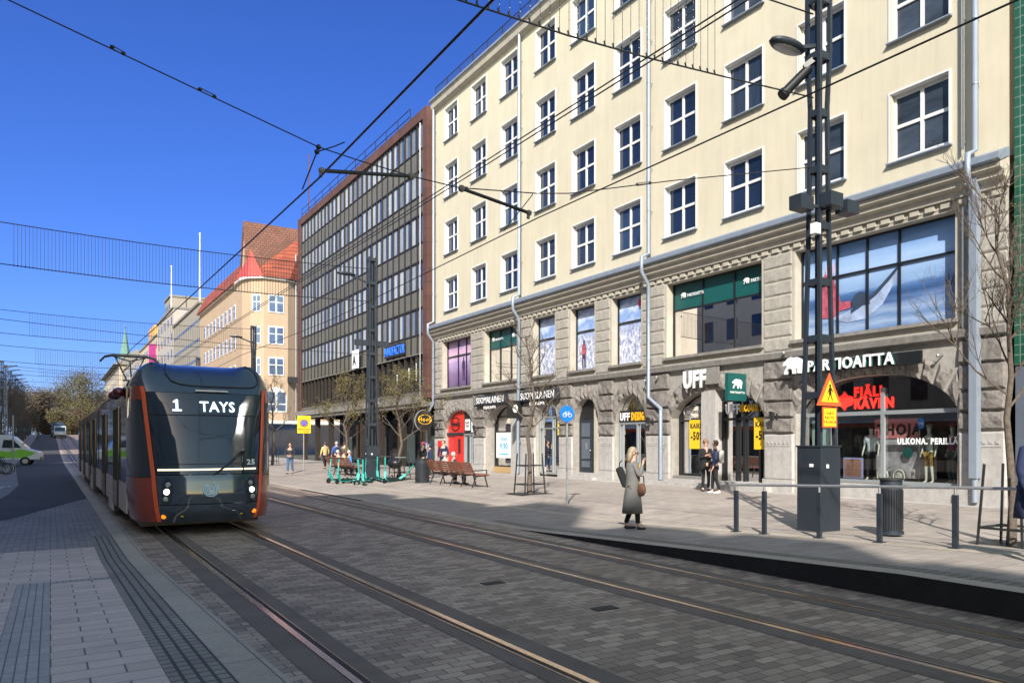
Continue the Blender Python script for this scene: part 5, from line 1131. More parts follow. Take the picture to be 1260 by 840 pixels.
for x_, sg in ((1.84, -1), (3.345, 1)):
    b = MB()
    q = [Pf(x_ + sg * .10 * math.cos(t) * 1., .88 + .27 * math.sin(t), .006) for t in [2 * math.pi * k / 20 for k in range(20)]]; c_ = Pf(x_, .88, .02); b.add([c_] + q, [(0, 1 + k, 1 + (k + 1) % 20) for k in range(20)]); hd = b.build('headlight', M['tglass'], tram)
    for k, (z, r_, mm) in enumerate(((1.02, .048, lens), (.875, .062, hl), (.73, .052, lens))):
        b = MB(); b.sph(Pf(x_ + sg * (.0 - .02 * (k - 1)) * -1, z, .012), r_, 12, 8, (1, .5, 1)); b.build('lamp', mm, hd)
am = emat('amber lamp', (1., .22, .01), 1.0)
for x_, z in ((1.80, .38), (3.40, .42)): b = MB(); b.sph(Pf(x_, z, .02), .045, 10, 8, (1, .4, 1)); b.build('indicator', am, tram)
b = MB()
for x_ in (2.1, 3.15): b.sph(Pf(x_, .38, .015), .03, 8, 6, (1, .3, .6))
b.build('reflector', M['yellow'], tram)
b = MB()
for x_ in (1.45, ): b.sph(Vector((1.55, 18.82, .66)), .03, 8, 6)
b.box(TR1 + .1 - .3, TR1 + .1 + .3, 18.58, 18.62, 2.92, 2.955)
b.parts('small_marker', M['galv'], tram, lambda c: c[0] > 2)
# side cameras
b = MB(); b.sph((1.16, 20.1, 2.93), .13, 12, 8, (1, 1.2, .8)); b.sph((1.12, 20.9, 2.90), .12, 12, 8, (1, 1.2, .8)); b.bar((1.2, 20.1, 2.93), (1.3, 20.1, 2.95), .05); b.bar((1.2, 20.9, 2.9), (1.3, 20.9, 2.95), .05); b.parts('mirror_pod', pm('dark red pod', (.12, .012, .012), .2, coat=1.), tram, lambda c: c[1] > 20.5)
b = MB(); b.tube([(TR1 - 1.34, 19.6, 3.02), (TR1 - 1.335, 30.9, 3.02)], .02, 6); b.build('drip_rail', M['galv'], tram)
# body sections
for si, (y0, y1) in enumerate(((19.75, 31.2), (31.8, 41.0), (41.6, 55.0))):
    for s_ in (-1, 1):
        X = TR1 + s_ * 1.325; o_ = s_
        def sp(a, c, e, f, d=0., m=None, nm=None, X=X, o_=o_):
            b = MB(); x = X + o_ * d; b.add([(x, a, e), (x, c, e), (x, c, f), (x, a, f)], [(0, 1, 2, 3)]); b.box(min(x - o_ * .03, x - o_ * .001), max(x - o_ * .03, x - o_ * .001), a, c, e, f); return b.build(nm, m, tram)
        sp(y0, y1, 2.73, 3.0, 0, M['tcant'], 'cant_panel')
        sp(y0, y1, 1.0, 2.725, -.002, M['tglass'], 'side_glazing')
        # lower panels, doors and bogie covers
        d0 = {0: [(22.0, 23.4), (27.2, 28.6)], 1: [(33.6, 35.0), (37.6, 39)], 2: [(44, 45.4), (50, 51.4)]}[si]
        cuts = [y0] + [v for d in d0 for v in d] + [y1]
        for k in range(0, len(cuts), 2):
            a, c = cuts[k], cuts[k + 1]
            if c - a > .1: sp(a + .01, c - .01, .36, .99, 0, M['tred'] if (si == 0 and k == 0) and False else M['tlow'], 'lower_panel')
        for a, c in d0:
            dd = sp(a + .02, c - .02, .34, 2.70, .012, M['tglass'], 'door')
            b = MB(); x = X + o_ * .022
            for y in (a + .03, (a + c) / 2, c - .03): b.bar((x, y, .36), (x, y, 2.68), .035)
            b.bar((x, a + .03, 2.66), (x, c - .03, 2.66), .03); b.build('door_frame', M['iron'], dd)
            b = MB(); b.box(min(x, x + o_ * .004), max(x, x + o_ * .004), a + .05, c - .05, .36, .95); b.build('door_kick_panel', M['tlow'], dd)  # pale plate added as the paving reflection low on the glass door
        for y in (y0 + 4.9, ):
            b = MB(); b.box(min(X, X + o_ * .02), max(X, X + o_ * .02), y - .9, y + .9, .16, .60); b.build('bogie_cover', M['tlow'], tram)
        b = MB()
        for y in (y0 + 4.2, y0 + 5.7): b.disc((X - o_ * .35, y, .3), .29, .12, 'x', 20)
        b.build('wheels', M['iron'], tram)
    b = MB(); b.add([(TR1 - 1.30, y0, 3.0), (TR1 + 1.30, y0, 3.0), (TR1 + 1.30, y1, 3.0), (TR1 - 1.30, y1, 3.0), (TR1 - 1.05, y0, 3.12), (TR1 + 1.05, y0, 3.12), (TR1 + 1.05, y1, 3.12), (TR1 - 1.05, y1, 3.12)], [(4, 5, 6, 7), (0, 4, 7, 3), (1, 2, 6, 5), (0, 1, 5, 4), (3, 7, 6, 2)]); b.build('roof', M['troof'], tram)
    b = MB(); b.box(TR1 - .9, TR1 + .9, y0 + 2.4 if si == 0 else y0 + .6, y1 - 1.0 if si != 1 else y0 + 3.6, 3.12, 3.42); b.build('roof_equipment', M['troof'], tram)
for y in (31.5, 41.3):
    b = MB(); b.box(TR1 - 1.22, TR1 + 1.22, y - .31, y + .31, .4, 3.0); b.build('bellows', M['black'], tram)
b = MB(); b.box(TR1 - 1.24, TR1 + 1.24, 55.0, 55.3, .35, 2.98); b.build('rear_end', M['navy'], tram)
py = 38.4
pg = MB(); pg.bar((TR1 - .35, py + .9, 3.45), (TR1 - .08, py - .9, 4.35), .06); pg.bar((TR1 + .35, py + .9, 3.45), (TR1 + .08, py - .9, 4.35), .06); pg.bar((TR1, py - .9, 4.35), (TR1, py + .05, 5.22), .05); pg.bar((TR1 - .3, py - .9, 4.35), (TR1 + .3, py - .9, 4.35), .06)
pg.bar((TR1, py + .0, 5.2), (TR1 - .55, py, 5.36), .05); pg.bar((TR1, py, 5.2), (TR1 + .55, py, 5.36), .05); pg.box(TR1 - .4, TR1 + .4, py - .2, py + 1.2, 3.42, 3.5); pg.bar((TR1 - .5, py, 5.36), (TR1 - .1, py, 4.4), .05); pg.bar((TR1 + .5, py, 5.36), (TR1 + .1, py, 4.4), .05)
pan = pg.build('pantograph', M['black'], tram)
b = MB()
for dy in (-.2, .2): b.tube([(TR1 - 1.0, py + dy, 5.15), (TR1 - .85, py + dy, 5.34), (TR1 - .6, py + dy, 5.41), (TR1 + .6, py + dy, 5.41), (TR1 + .85, py + dy, 5.34), (TR1 + 1.0, py + dy, 5.15)], .035, 6)
b.build('collector_head', M['iron'], pan)

# ------------------------------------------------------------------ van and far vehicles
def van(name, label, cat, body, stripe=None, L=5.6):
    """local: nose towards +X, base centre at the origin"""
    t = thing(name, label, cat); W = .98
    out = [(-L / 2, .45), (-L / 2, 2.35), (-L / 2 + .15, 2.52), (L / 2 - 2.15, 2.50), (L / 2 - 1.75, 2.35), (L / 2 - .85, 1.38), (L / 2 - .12, 1.15), (L / 2, .9), (L / 2, .45)]
    b = MB(); b.prism(out, lambda x, z: (x, -W, z), lambda x, z: (x, W, z)); o = fixn(b.build('body', body, t)); 
    bv = o.modifiers.new('b', 'BEVEL'); bv.width = .07; bv.segments = 3
    b = MB(); b.prism([(L / 2 - 1.72, 2.26), (L / 2 - .92, 1.42), (L / 2 - 1.0, 1.40), (L / 2 - 1.8, 2.24)], lambda x, z: (x + .06, -W + .1, z), lambda x, z: (x + .06, W - .1, z)); fixn(b.build('windscreen', M['tglass'], t))
    for s_ in (-1, 1):
        y = s_ * (W + .004)
        b = MB(); b.add([(L / 2 - 2.5, y, 1.45), (L / 2 - 1.25, y, 1.45), (L / 2 - 1.75, y, 2.1), (L / 2 - 2.4, y, 2.12)], [(0, 1, 2, 3)]); b.build('side_window', M['tglass'], t)
        b = MB(); b.add([(-L / 2 + .6, y, 1.45), (L / 2 - 2.9, y, 1.45), (L / 2 - 2.9, y, 2.12), (-L / 2 + .6, y, 2.12)], [(0, 1, 2, 3)]); b.build('side_window', M['tglass'], t)
        if stripe:
            b = MB(); y2 = s_ * (W + .007); b.add([(-L / 2 + .05, y2, .60), (L / 2 - 1.0, y2, .62), (L / 2 - .25, y2, 1.05), (L / 2 - 1.3, y2, 1.36), (L / 2 - 2.1, y2, 1.12), (L / 2 - 3.0, y2, 1.30), (-L / 2 + .05, y2, 1.0)], [tuple(range(7))]); b.build('green_stripe', stripe, t)
        for x in (-L / 2 + 1.15, L / 2 - 1.0):
            b = MB(); b.disc((x, s_ * (W - .10), .35), .35, .24, 'y', 20); wh = b.build('wheel', M['tyre'], t); b = MB(); b.disc((x, s_ * (W + .025), .35), .20, .02, 'y', 14); b.build('rim', M['galv'], wh)
    b = MB(); b.box(L / 2 - .05, L / 2 + .04, -W + .05, W - .05, .35, .68); b.build('bumper', M['iron'], t)
    for s_ in (-1, 1): b = MB(); b.box(L / 2 - .1, L / 2 + .01, s_ * .62 - .2, s_ * .62 + .2, .85, 1.05); b.build('headlight', lens, t)
    b = MB(); b.box(L / 2 - 2.0, L / 2 - 1.9, -W - .22, -W - .02, 1.45, 1.75); b.box(L / 2 - 2.0, L / 2 - 1.9, W + .02, W + .22, 1.45, 1.75); b.build('mirror', M['iron'], t)
    return t
vw = pm('white van paint', (.62, .64, .66), .3, var=.03, coat=.5); lime = pm('lime green stripe', (.20, .52, .04), .4, var=.1, vs=3)
v1 = van('van', 'white van with lime green lower stripe crossing at the left edge', 'van', vw, lime); v1.location = (-3.35, 84, hill(84)); v1.rotation_euler = (0, 0, R(-6))
v2 = van('van', 'pale van far up the street on the hill crest', 'van', pm('pale grey van paint', (.5, .55, .6), .3, coat=.5), None, 5.0); v2.location = (1.6, 204, hill(204)); v2.rotation_euler = (0, 0, R(-90))
v3 = van('truck', 'dark blue high truck behind the pale van on the hill crest', 'truck', pm('dark blue lorry', (.04, .06, .12), .4), None, 6.2); v3.location = (1.2, 214, hill(214)); v3.rotation_euler = (0, 0, R(-90)); v3.scale = (1, 1.1, 1.25)

# ------------------------------------------------------------------ trees
def tree_mesh(h, r0, spread, seed, levels=4, dens=1., up=.6, start=.3):
    q = random.Random(seed); b = MB(); tips = []
    trunk = [Vector((q.uniform(-.03, .03) * k, q.uniform(-.03, .03) * k, h * k / 8)) for k in range(9)]
    b.tube(trunk, [r0 * (1 - .085 * k) ** 1.2 if k else r0 * 1.15 for k in range(9)], 8)
    def br(p, d, l, r, lv):
        pts = [p]; dd = d.copy(); n = 4
        for k in range(n):
            dd = (dd + Vector((q.uniform(-.22, .22), q.uniform(-.22, .22), q.uniform(-.06, .20)))).normalized(); pts.append(pts[-1] + dd * l / n)
        b.tube(pts, [r * (1 - .17 * k) for k in range(n + 1)], 5 if lv > 1 else 4, False)
        if lv <= 0: tips.extend(pts[1:]); return
        for k in range(int((3 + (lv > 1)) * dens)):
            t_ = q.uniform(.3, 1.); i = min(n - 1, int(t_ * n)); o = pts[i].lerp(pts[i + 1], t_ * n - i)
            nd = (dd + Vector((q.uniform(-1, 1), q.uniform(-1, 1), q.uniform(-.3, .7))) * .85).normalized(); br(o, nd, l * q.uniform(.45, .7), r * .55, lv - 1)
    nb = int(12 * dens)
    for k in range(nb):
        t_ = start + (1 - start) * (k + .5) / nb; i = min(7, int(t_ * 8)); o = trunk[i].lerp(trunk[i + 1], t_ * 8 - i); a = k * 2.4 + q.uniform(-.4, .4)
        d = Vector((math.cos(a), math.sin(a), up + t_ * .7)).normalized(); br(o, d, spread * (1.15 - .65 * t_) * q.uniform(.8, 1.15), r0 * (.36 - .16 * t_), levels - 1)
    return b, tips
def leaves(tips, n, s, seed, jit=.1):
    q = random.Random(seed); b = MB()
    for k in range(n):
        c = q.choice(tips) + Vector((q.gauss(0, jit), q.gauss(0, jit), q.gauss(0, jit))); a = Vector((q.uniform(-1, 1), q.uniform(-1, 1), q.uniform(-1, 1))).normalized() * s * q.uniform(.6, 1.3); e = a.orthogonal().normalized() * s * .5
        b.v += [tuple(c - a), tuple(c + e), tuple(c + a), tuple(c - e)]; i = len(b.v) - 4; b.f.append((i, i + 1, i + 2, i + 3)); b.sm.append(False)
    return b
def guard(loc, kind=0):
    t = thing('tree_guard', 'x', 'tree guard'); b = MB(); hh = 1.35
    for sx in (-1, 1):
        for sy in (-1, 1): b.bar((sx * .38, sy * .38, 0), (sx * .30, sy * .30, hh), .035)
    b.build('posts', M['iron'], t); b = MB()
    for z in (.32, .95) if kind == 0 else (.30,):
        s = .38 - .08 * z / hh
        for a, c in (((-s, -s), (s, -s)), ((s, -s), (s, s)), ((s, s), (-s, s)), ((-s, s), (-s, -s))): b.bar((*a, z), (*c, z), .035)
    if kind: b.ring((0, 0, .30), .34, .018, 'z', 24, 6)
    b.build('rails', M['iron'], t)
    b = MB(); b.box(-.6, .6, -.6, .6, .005, .012); b.build('root_grille', M['iron'], t); t.location = loc; return t
tr_specs = [('street_tree', 'bare twiggy street tree at the right edge before the green tiled house', 12.55, 6.55, 5.6, .078, 1.45, 12, 4, 700, .016, 1.25),
            ('street_tree', 'bare slim tree in front of the bookshop signs', 12.75, 23.2, 5.2, .085, 1.3, 5, 4, 700, .022, 1.2),
            ('street_tree', 'budding tree with olive foliage behind the left bench end', 13.0, 36.2, 4.3, .09, 1.7, 8, 4, 4000, .040, 1.0),
            ('street_tree', 'budding tree with olive foliage behind the standing couple on the left bench', 14.0, 48.0, 4.5, .09, 1.9, 21, 4, 4000, .045, 1.0),
            ('street_tree', 'bare tree just right of the tram before the peach house', 13.6, 65.5, 6.2, .11, 2.0, 34, 4, 900, .04, 1.0)]
for nm, lab, x, y, h, r0, spd, sd_, lv, nl, ls, dn in tr_specs:
    z = G(x, y); t = thing(nm, lab, 'tree'); b, tips = tree_mesh(h, r0, spd, sd_, lv, dn, .55, .38)
    b.build('trunk', M['bark'], t); leaves(tips, nl, ls, sd_, .08).build('crown', M['bud'], t); t.location = (x, y, z)
    g = guard((x, y, z), 1 if y < 8 else 0); g['label'] = 'steel guard around ' + lab.replace('a ', '', 1)[:60].split(' before')[0].split(' in front')[0].split(' behind')[0] + {6.55: ' at the right edge', 23.2: ' by the bookshop', 36.2: ' near the left bench', 48.0: ' behind the seated pair', 65.5: ' before the peach house'}[y]
    g['label'] = {6.55: 'steel tree guard with ring around the rightmost bare tree', 23.2: 'steel tree guard around the bare bookshop tree', 36.2: 'steel tree guard around the budding tree next to the litter bin', 48.0: 'steel tree guard around the budding tree left of the scooters', 65.5: 'steel tree guard around the bare tree right of the tram'}[y]
# woods at the end of the street
twood = [pm('brown spring crown', (.13, .092, .062), .95, var=.45, vs=.25), pm('olive spring crown', (.115, .10, .045), .95, var=.45, vs=.25), pm('grey brown crown', (.085, .07, .055), .95, var=.4, vs=.25)]
def bigtree(x, y, h, rr, m, lab, sd_):
    q = random.Random(sd_); t = thing('park_tree', lab, 'tree', (x, y, hill(y)), 'trees at the end of the street'); b = MB(); z0 = hill(y)
    b.tube([(x, y, z0), (x + .2, y, z0 + h * .4), (x, y, z0 + h * .85)], [.45, .32, .1], 7)
    blobs = []
    for k in range(14):
        a = q.uniform(0, 6.28); f = q.uniform(.15, 1); p = Vector((x + rr * .62 * f * math.cos(a), y + rr * .6 * f * math.sin(a), z0 + h * q.uniform(.14, .88) * (1 - .1 * f))); blobs.append((p, rr * q.uniform(.28, .46))); b.bar((x, y, z0 + h * q.uniform(.25, .5)), p, .14)
    b.build('trunk', M['bark'], t); c = MB()
    for k in range(6500):
        p, r_ = q.choice(blobs); d = Vector((q.gauss(0, 1), q.gauss(0, 1), q.gauss(0, 1))); p = p + d * r_ * .55; s = q.uniform(.12, .34)
        a = Vector((q.uniform(-1, 1), q.uniform(-1, 1), q.uniform(-1, 1))).normalized() * s; e = a.orthogonal().normalized() * s * .45
        c.v += [tuple(p - a), tuple(p + e), tuple(p + a), tuple(p - e)]; i = len(c.v) - 4; c.f.append((i, i + 1, i + 2, i + 3)); c.sm.append(False)
    c.build('crown', m, t)
park = [(34, 300, 15, 6, 0, 'brown bare crowned tree at the left foot of the far hill'), (46, 322, 16, 6, 0, 'brown crowned tree second from left on the far hill'), (58, 300, 15.5, 5.5, 2, 'greyish crowned tree left of the hill road'), (70, 335, 17, 6.5, 2, 'greyish crowned tree right behind the far van'), (84, 330, 20, 7, 1, 'olive crowned tree left of the tallest crown'), (97, 322, 24, 8, 1, 'tallest olive crowned tree above the tram tail'), (113, 330, 21, 7.5, 1, 'olive crowned tree right of the tallest crown'), (126, 345, 16, 7, 0, 'low brown tree by the tram pantograph'), (22, 290, 13, 6, 0, 'low brown tree behind the left masts'), (76, 290, 8, 4, 1, 'small yellowish bush tree beside the far van'), (103, 300, 10, 6, 1, 'low olive bush tree right of the far van'), (90, 296, 8, 5, 0, 'low brown bush tree between far van and tram tail'), (64, 296, 7, 4, 0, 'low brown bush tree left of the far van')]
for i, (px_, y, h, rr, mi, lab) in enumerate(park): x_, _z = pt_on(px_, 500, y); bigtree(x_, y, h, rr, twood[mi], lab, 100 + i)

# ------------------------------------------------------------------ street furniture
def bench(label, L=4.3):
    """local: long axis Y, seat towards +X, base centre at origin"""
    t = thing('bench', label, 'bench', group='long wooden benches on the pavement'); n = 4
    for k in range(n + 1):
        y = -L / 2 + .1 + k * (L - .2) / n; b = MB(); b.bar((-.22, y, 0), (-.05, y, .44), .04); b.bar((.42, y, 0), (.30, y, .44), .04); b.bar((-.18, y, .42), (.45, y, .46), .045); b.bar((-.08, y, .42), (-.34, y, .95), .045)
        if k in (0, n): b.bar((-.18, y, .64), (.38, y, .66), .04); b.bar((.38, y, .66), (.36, y, .44), .03)
        b.build('leg_frame', M['iron'], t)
    b = MB()
    for k in range(5): b.box(-.10 + k * .115, -.005 + k * .115, -L / 2, L / 2, .465, .495)
    b.build('seat', M['bench'], t); b = MB()
    for k in range(5):
        u = .16 + k * .085; x = -.08 - .26 * u / .53 - .03; z = .42 + u; b.obox((x, 0, z + .02), (.024, L, .072), 0, 0, -.45)
    b.build('backrest', M['bench'], t); return t
b1 = bench('red brown slatted bench behind the turquoise scooters'); b1.location = (12.2, 42.3, G(12.2, 42.3))
b2 = bench('red brown slatted bench right of the litter bin', 4.3); b2.location = (12.9, 29.6, G(12.9, 29.6))
def bin_(label, loc, r=.28, h=1.0):
    t = thing('litter_bin', label, 'litter bin', loc); x, y, z = loc; b = MB(); b.tube([(x, y, z + .04), (x, y, z + h)], r, 28); b.tube([(x, y, z), (x, y, z + .05)], r + .03, 28); b.build('body', M['dark'], t); b = MB()
    for k in range(28): a = 2 * math.pi * k / 28; b.bar((x + r * 1.01 * math.cos(a), y + r * 1.01 * math.sin(a), z + .08), (x + r * 1.01 * math.cos(a), y + r * 1.01 * math.sin(a), z + h - .18), .02)
    b.build('ribs', M['iron'], t); b = MB(); b.tube([(x, y, z + h), (x, y, z + h + .03)], r + .03, 28); b.build('lid', M['iron'], t)
bin_('dark round litter bin left of the right bench', (12.66, 32.5, .15)); bin_('dark round litter bin behind the platform railing', (12.1, 8.55, .2), .20, .98)
def sphere_sign(): pass
t = thing('cycle_path_sign', 'round blue bicycle sign on a thin grey pole', 'sign', (11.7, 19.1, .08)); zb = G(11.7, 19.1)
b = MB(); b.tube([(11.7, 19.1, zb), (11.7, 19.1, 2.95)], .03, 10); b.build('pole', M['galv'], t)
bl = pm('blue sign face', (.01, .17, .62), .4, var=.02)
b = MB(); b.disc((11.66, 19.04, 2.68), .235, .02, 'y', 32); sdk = b.build('sign_disc', bl, t); b = MB(); YS_ = 19.02
for dx in (-.085, .085): b.ring((11.66 + dx, YS_, 2.64), .055, .008, 'y', 20, 5)
for p, q in (((-.085, 2.64), (-.02, 2.64)), ((-.02, 2.64), (.05, 2.72)), ((.05, 2.72), (.085, 2.64)), ((-.05, 2.72), (.05, 2.72)), ((-.085, 2.64), (-.05, 2.74)), ((-.02, 2.64), (-.05, 2.72)), ((-.07, 2.745), (-.03, 2.745)), ((.04, 2.755), (.075, 2.75))): b.bar((11.66 + p[0], YS_, p[1]), (11.66 + q[0], YS_, q[1]), .012, .006)
b.build('bicycle_symbol', M['wtext'], sdk)
xs_, ys_ = 11.6, 47.9; zb = G(xs_, ys_); t = thing('no_parking_sign', 'yellow no parking sign on a thin pole right of the tram', 'sign', (xs_, ys_, zb))
b = MB(); b.tube([(xs_, ys_, zb), (xs_, ys_, 3.4)], .035, 8); b.build('pole', M['galv'], t)
b = MB(); b.box(xs_ - .36, xs_ + .36, ys_ - .08, ys_ - .05, 2.42, 3.42); sp_ = b.build('sign_board', ry, t); b = MB(); b.box(xs_ - .33, xs_ + .33, ys_ - .09, ys_ - .082, 2.62, 2.66); b.build('dividing_line', M['ink'], sp_)
b = MB(); b.disc((xs_, ys_ - .09, 3.0), .23, .01, 'y', 28); b.build('red_disc', rt, sp_); b = MB(); b.disc((xs_, ys_ - .10, 3.0), .17, .01, 'y', 28); b.build('blue_disc', bl, sp_); b = MB(); b.bar((xs_ - .14, ys_ - .112, 3.14), (xs_ + .14, ys_ - .112, 2.86), .05, .01); b.bar((xs_ - .14, ys_ - .112, 2.86), (xs_ + .14, ys_ - .112, 3.14), .05, .01); b.build('red_cross', rt, sp_)
text_mesh('T 10-22', .15, on_front(xs_, 2.47, ys_ - .085), 'lettering', M['ink'], sp_, .004, .003, 'CENTER')
# platform railing
t = thing('platform_railing', 'steel handrail on dark posts along the right platform', 'railing', (10.5, 9, .1))
PP = [(10.53, 10.95), (10.53, 10.2), (10.6, 8.95), (10.66, 7.75), (10.72, 6.45), (10.78, 5.1), (10.8, 3.8)]
tops = []
for x, y in PP:
    z = G(x, y); b = MB(); b.bar((x, y, z), (x, y, z + .80), .085, .055); b.box(x - .08, x + .08, y - .08, y + .08, z, z + .015); b.build('post', M['dark'], t); b = MB(); b.tube([(x, y, z + .80), (x, y, z + .90)], .022, 8); b.build('post_head', M['galv'], t); tops.append((x, y, z + .91))
b = MB(); b.tube([(10.5, 11.1, tops[0][2])] + tops, .024, 10); b.build('handrail', M['galv'], t)
# scooters
tq = pm('turquoise scooter paint', (.03, .36, .32), .4, var=.05); so_r = pm('salmon scooter grip', (.75, .25, .18), .5)
def scooter():
    t = thing('scooter', 's', 'scooter', group='turquoise rental scooters')
    b = MB(); b.box(-.42, .32, -.08, .08, .14, .19); b.build('deck', M['black'], t); b = MB(); b.box(-.44, .34, -.085, .085, .10, .138); b.bar((.30, 0, .14), (.47, 0, .46), .10); b.bar((-.42, 0, .17), (-.62, 0, .22), .10, .02); b.build('frame', tq, t)
    b = MB(); b.tube([(.47, 0, .28), (.36, 0, 1.12)], .034, 8); b.build('stem', tq, t); b = MB(); b.box(.40, .43, -.02, .02, .6, .95); b.build('stem_reflector', so_r, t)
    for x in (.50, -.52): b = MB(); b.ring((x, 0, .12), .095, .03, 'y', 18, 6); b.disc((x, 0, .12), .07, .03, 'y', 12); b.build('wheel', M['tyre'], t)
    b = MB(); b.tube([(.36, -.26, 1.14), (.35, 0, 1.15), (.36, .26, 1.14)], .018, 6); b.build('handlebar', M['black'], t); return t
s0 = scooter(); sl = ['leftmost turquoise scooter with its deck facing the street', 'turquoise scooter second from the left end of the row', 'turquoise scooter leaning right of the bench back', 'turquoise scooter third upright stem from the bench', 'turquoise scooter in the middle of the row', 'turquoise scooter beside the mast base, left one', 'turquoise scooter beside the mast base, right one', 'rightmost upright turquoise scooter of the row', 'turquoise scooter lying low at the right end']
pos = [(416, 592, 200), (424, 593, 215), (433, 592, 30), (439, 594, 62), (447, 595, 75), (453, 593, 85), (466, 593, 80), (473, 594, 66), (483, 594, 30)]
for i, (px_, py_, a) in enumerate(pos):
    zc = 959 * 1.78 / (py_ - 545); xc = (px_ - 800) / 959 * zc; X_, Y_ = xc * CT + zc * ST, -xc * ST + zc * CT
    o = s0 if i == 0 else dup(s0); o.location = (X_, Y_, G(X_, Y_)); o.rotation_euler = (0 if i != 8 else R(50), R(0), R(a)); o['label'] = sl[i]; o['group'] = 'turquoise rental scooters'
# bicycles at the left
def bicycle(col):
    t = thing('bicycle', 'b', 'bicycle')
    for x in (-.52, .52):
        b = MB(); b.ring((x, 0, .34), .32, .02, 'y', 24, 6); w_ = b.build('wheel', M['tyre'], t); b = MB()
        for k in range(8): a = math.pi * k / 8; b.bar((x - .31 * math.cos(a), 0, .34 - .31 * math.sin(a)), (x + .31 * math.cos(a), 0, .34 + .31 * math.sin(a)), .005)
        b.build('spokes', M['galv'], w_)
    b = MB()
    for p, q in (((-.52, .34), (-.1, .32)), ((-.1, .32), (-.22, .82)), ((-.22, .80), (-.52, .34)), ((-.18, .74), (.32, .80)), ((-.1, .32), (.34, .68)), ((.30, .90), (.52, .34))): b.tube([(p[0], 0, p[1]), (q[0], 0, q[1])], .018, 6)
    b.build('frame', col, t); b = MB(); b.tube([(.30, 0, .90), (.28, 0, 1.02)], .014, 6); b.tube([(.2, -.28, 1.03), (.3, 0, 1.02), (.2, .28, 1.03)], .014, 6); b.build('handlebar', M['iron'], t)
    b = MB(); b.sph((-.26, 0, .93), .12, 10, 6, (1.2, .6, .35)); b.bar((-.22, 0, .8), (-.25, 0, .92), .025); b.build('saddle', M['black'], t); return t
bk0 = bicycle(M['dark']); bc = [(-3.0, 62.2), (-2.75, 61.4), (-2.6, 60.5), (-2.45, 59.6), (-2.55, 58.6)]
for i, (x, y) in enumerate(bc):
    o = bk0 if i == 0 else dup(bk0); o.location = (x, y, 0); o.rotation_euler = (0, 0, R(8 + 5 * i)); o['label'] = ['farthest', 'second farthest', 'middle', 'second nearest', 'nearest'][i] + ' dark parked bicycle at the left edge before the van'; o['group'] = 'bicycles parked at the left edge'
t = thing('signpost', 'thin grey pole beside the parked bicycles and the van', 'post', (-1.85, 63, 0)); b = MB(); b.tube([(-1.85, 63, 0), (-1.85, 63, 3.6)], .04, 8); b.build('pole', M['galv'], t)
t = thing('traffic_light', 'dark traffic light pole on the far hill left of the pale van', 'traffic light', (-1.9, 190, hill(190))); z = hill(190); b = MB(); b.tube([(-1.9, 190, z), (-1.9, 190, z + 4)], .09, 8); b.build('pole', M['iron'], t); b = MB(); b.box(-2.2, -1.6, 189.8, 190.2, z + 3.4, z + 4.9); b.build('signal_head', M['black'], t)

for i, (x, y, sd_) in enumerate(((-4.9, 128, 3), (-5.0, 150, 4), (-4.9, 176, 6), (-5.1, 205, 9))):
    b, tips = tree_mesh(8.5, .16, 3.0, sd_, 3, 1.2, .55, .3); t = thing('street_tree', ['nearest', 'second', 'third', 'farthest'][i] + ' bare tree in the row among the left edge masts', 'tree', group='bare trees at the left edge'); b.build('trunk', M['bark'], t); leaves(tips, 1500, .08, sd_, .25).build('crown', twood[0], t); t.location = (x, y, hill(y))
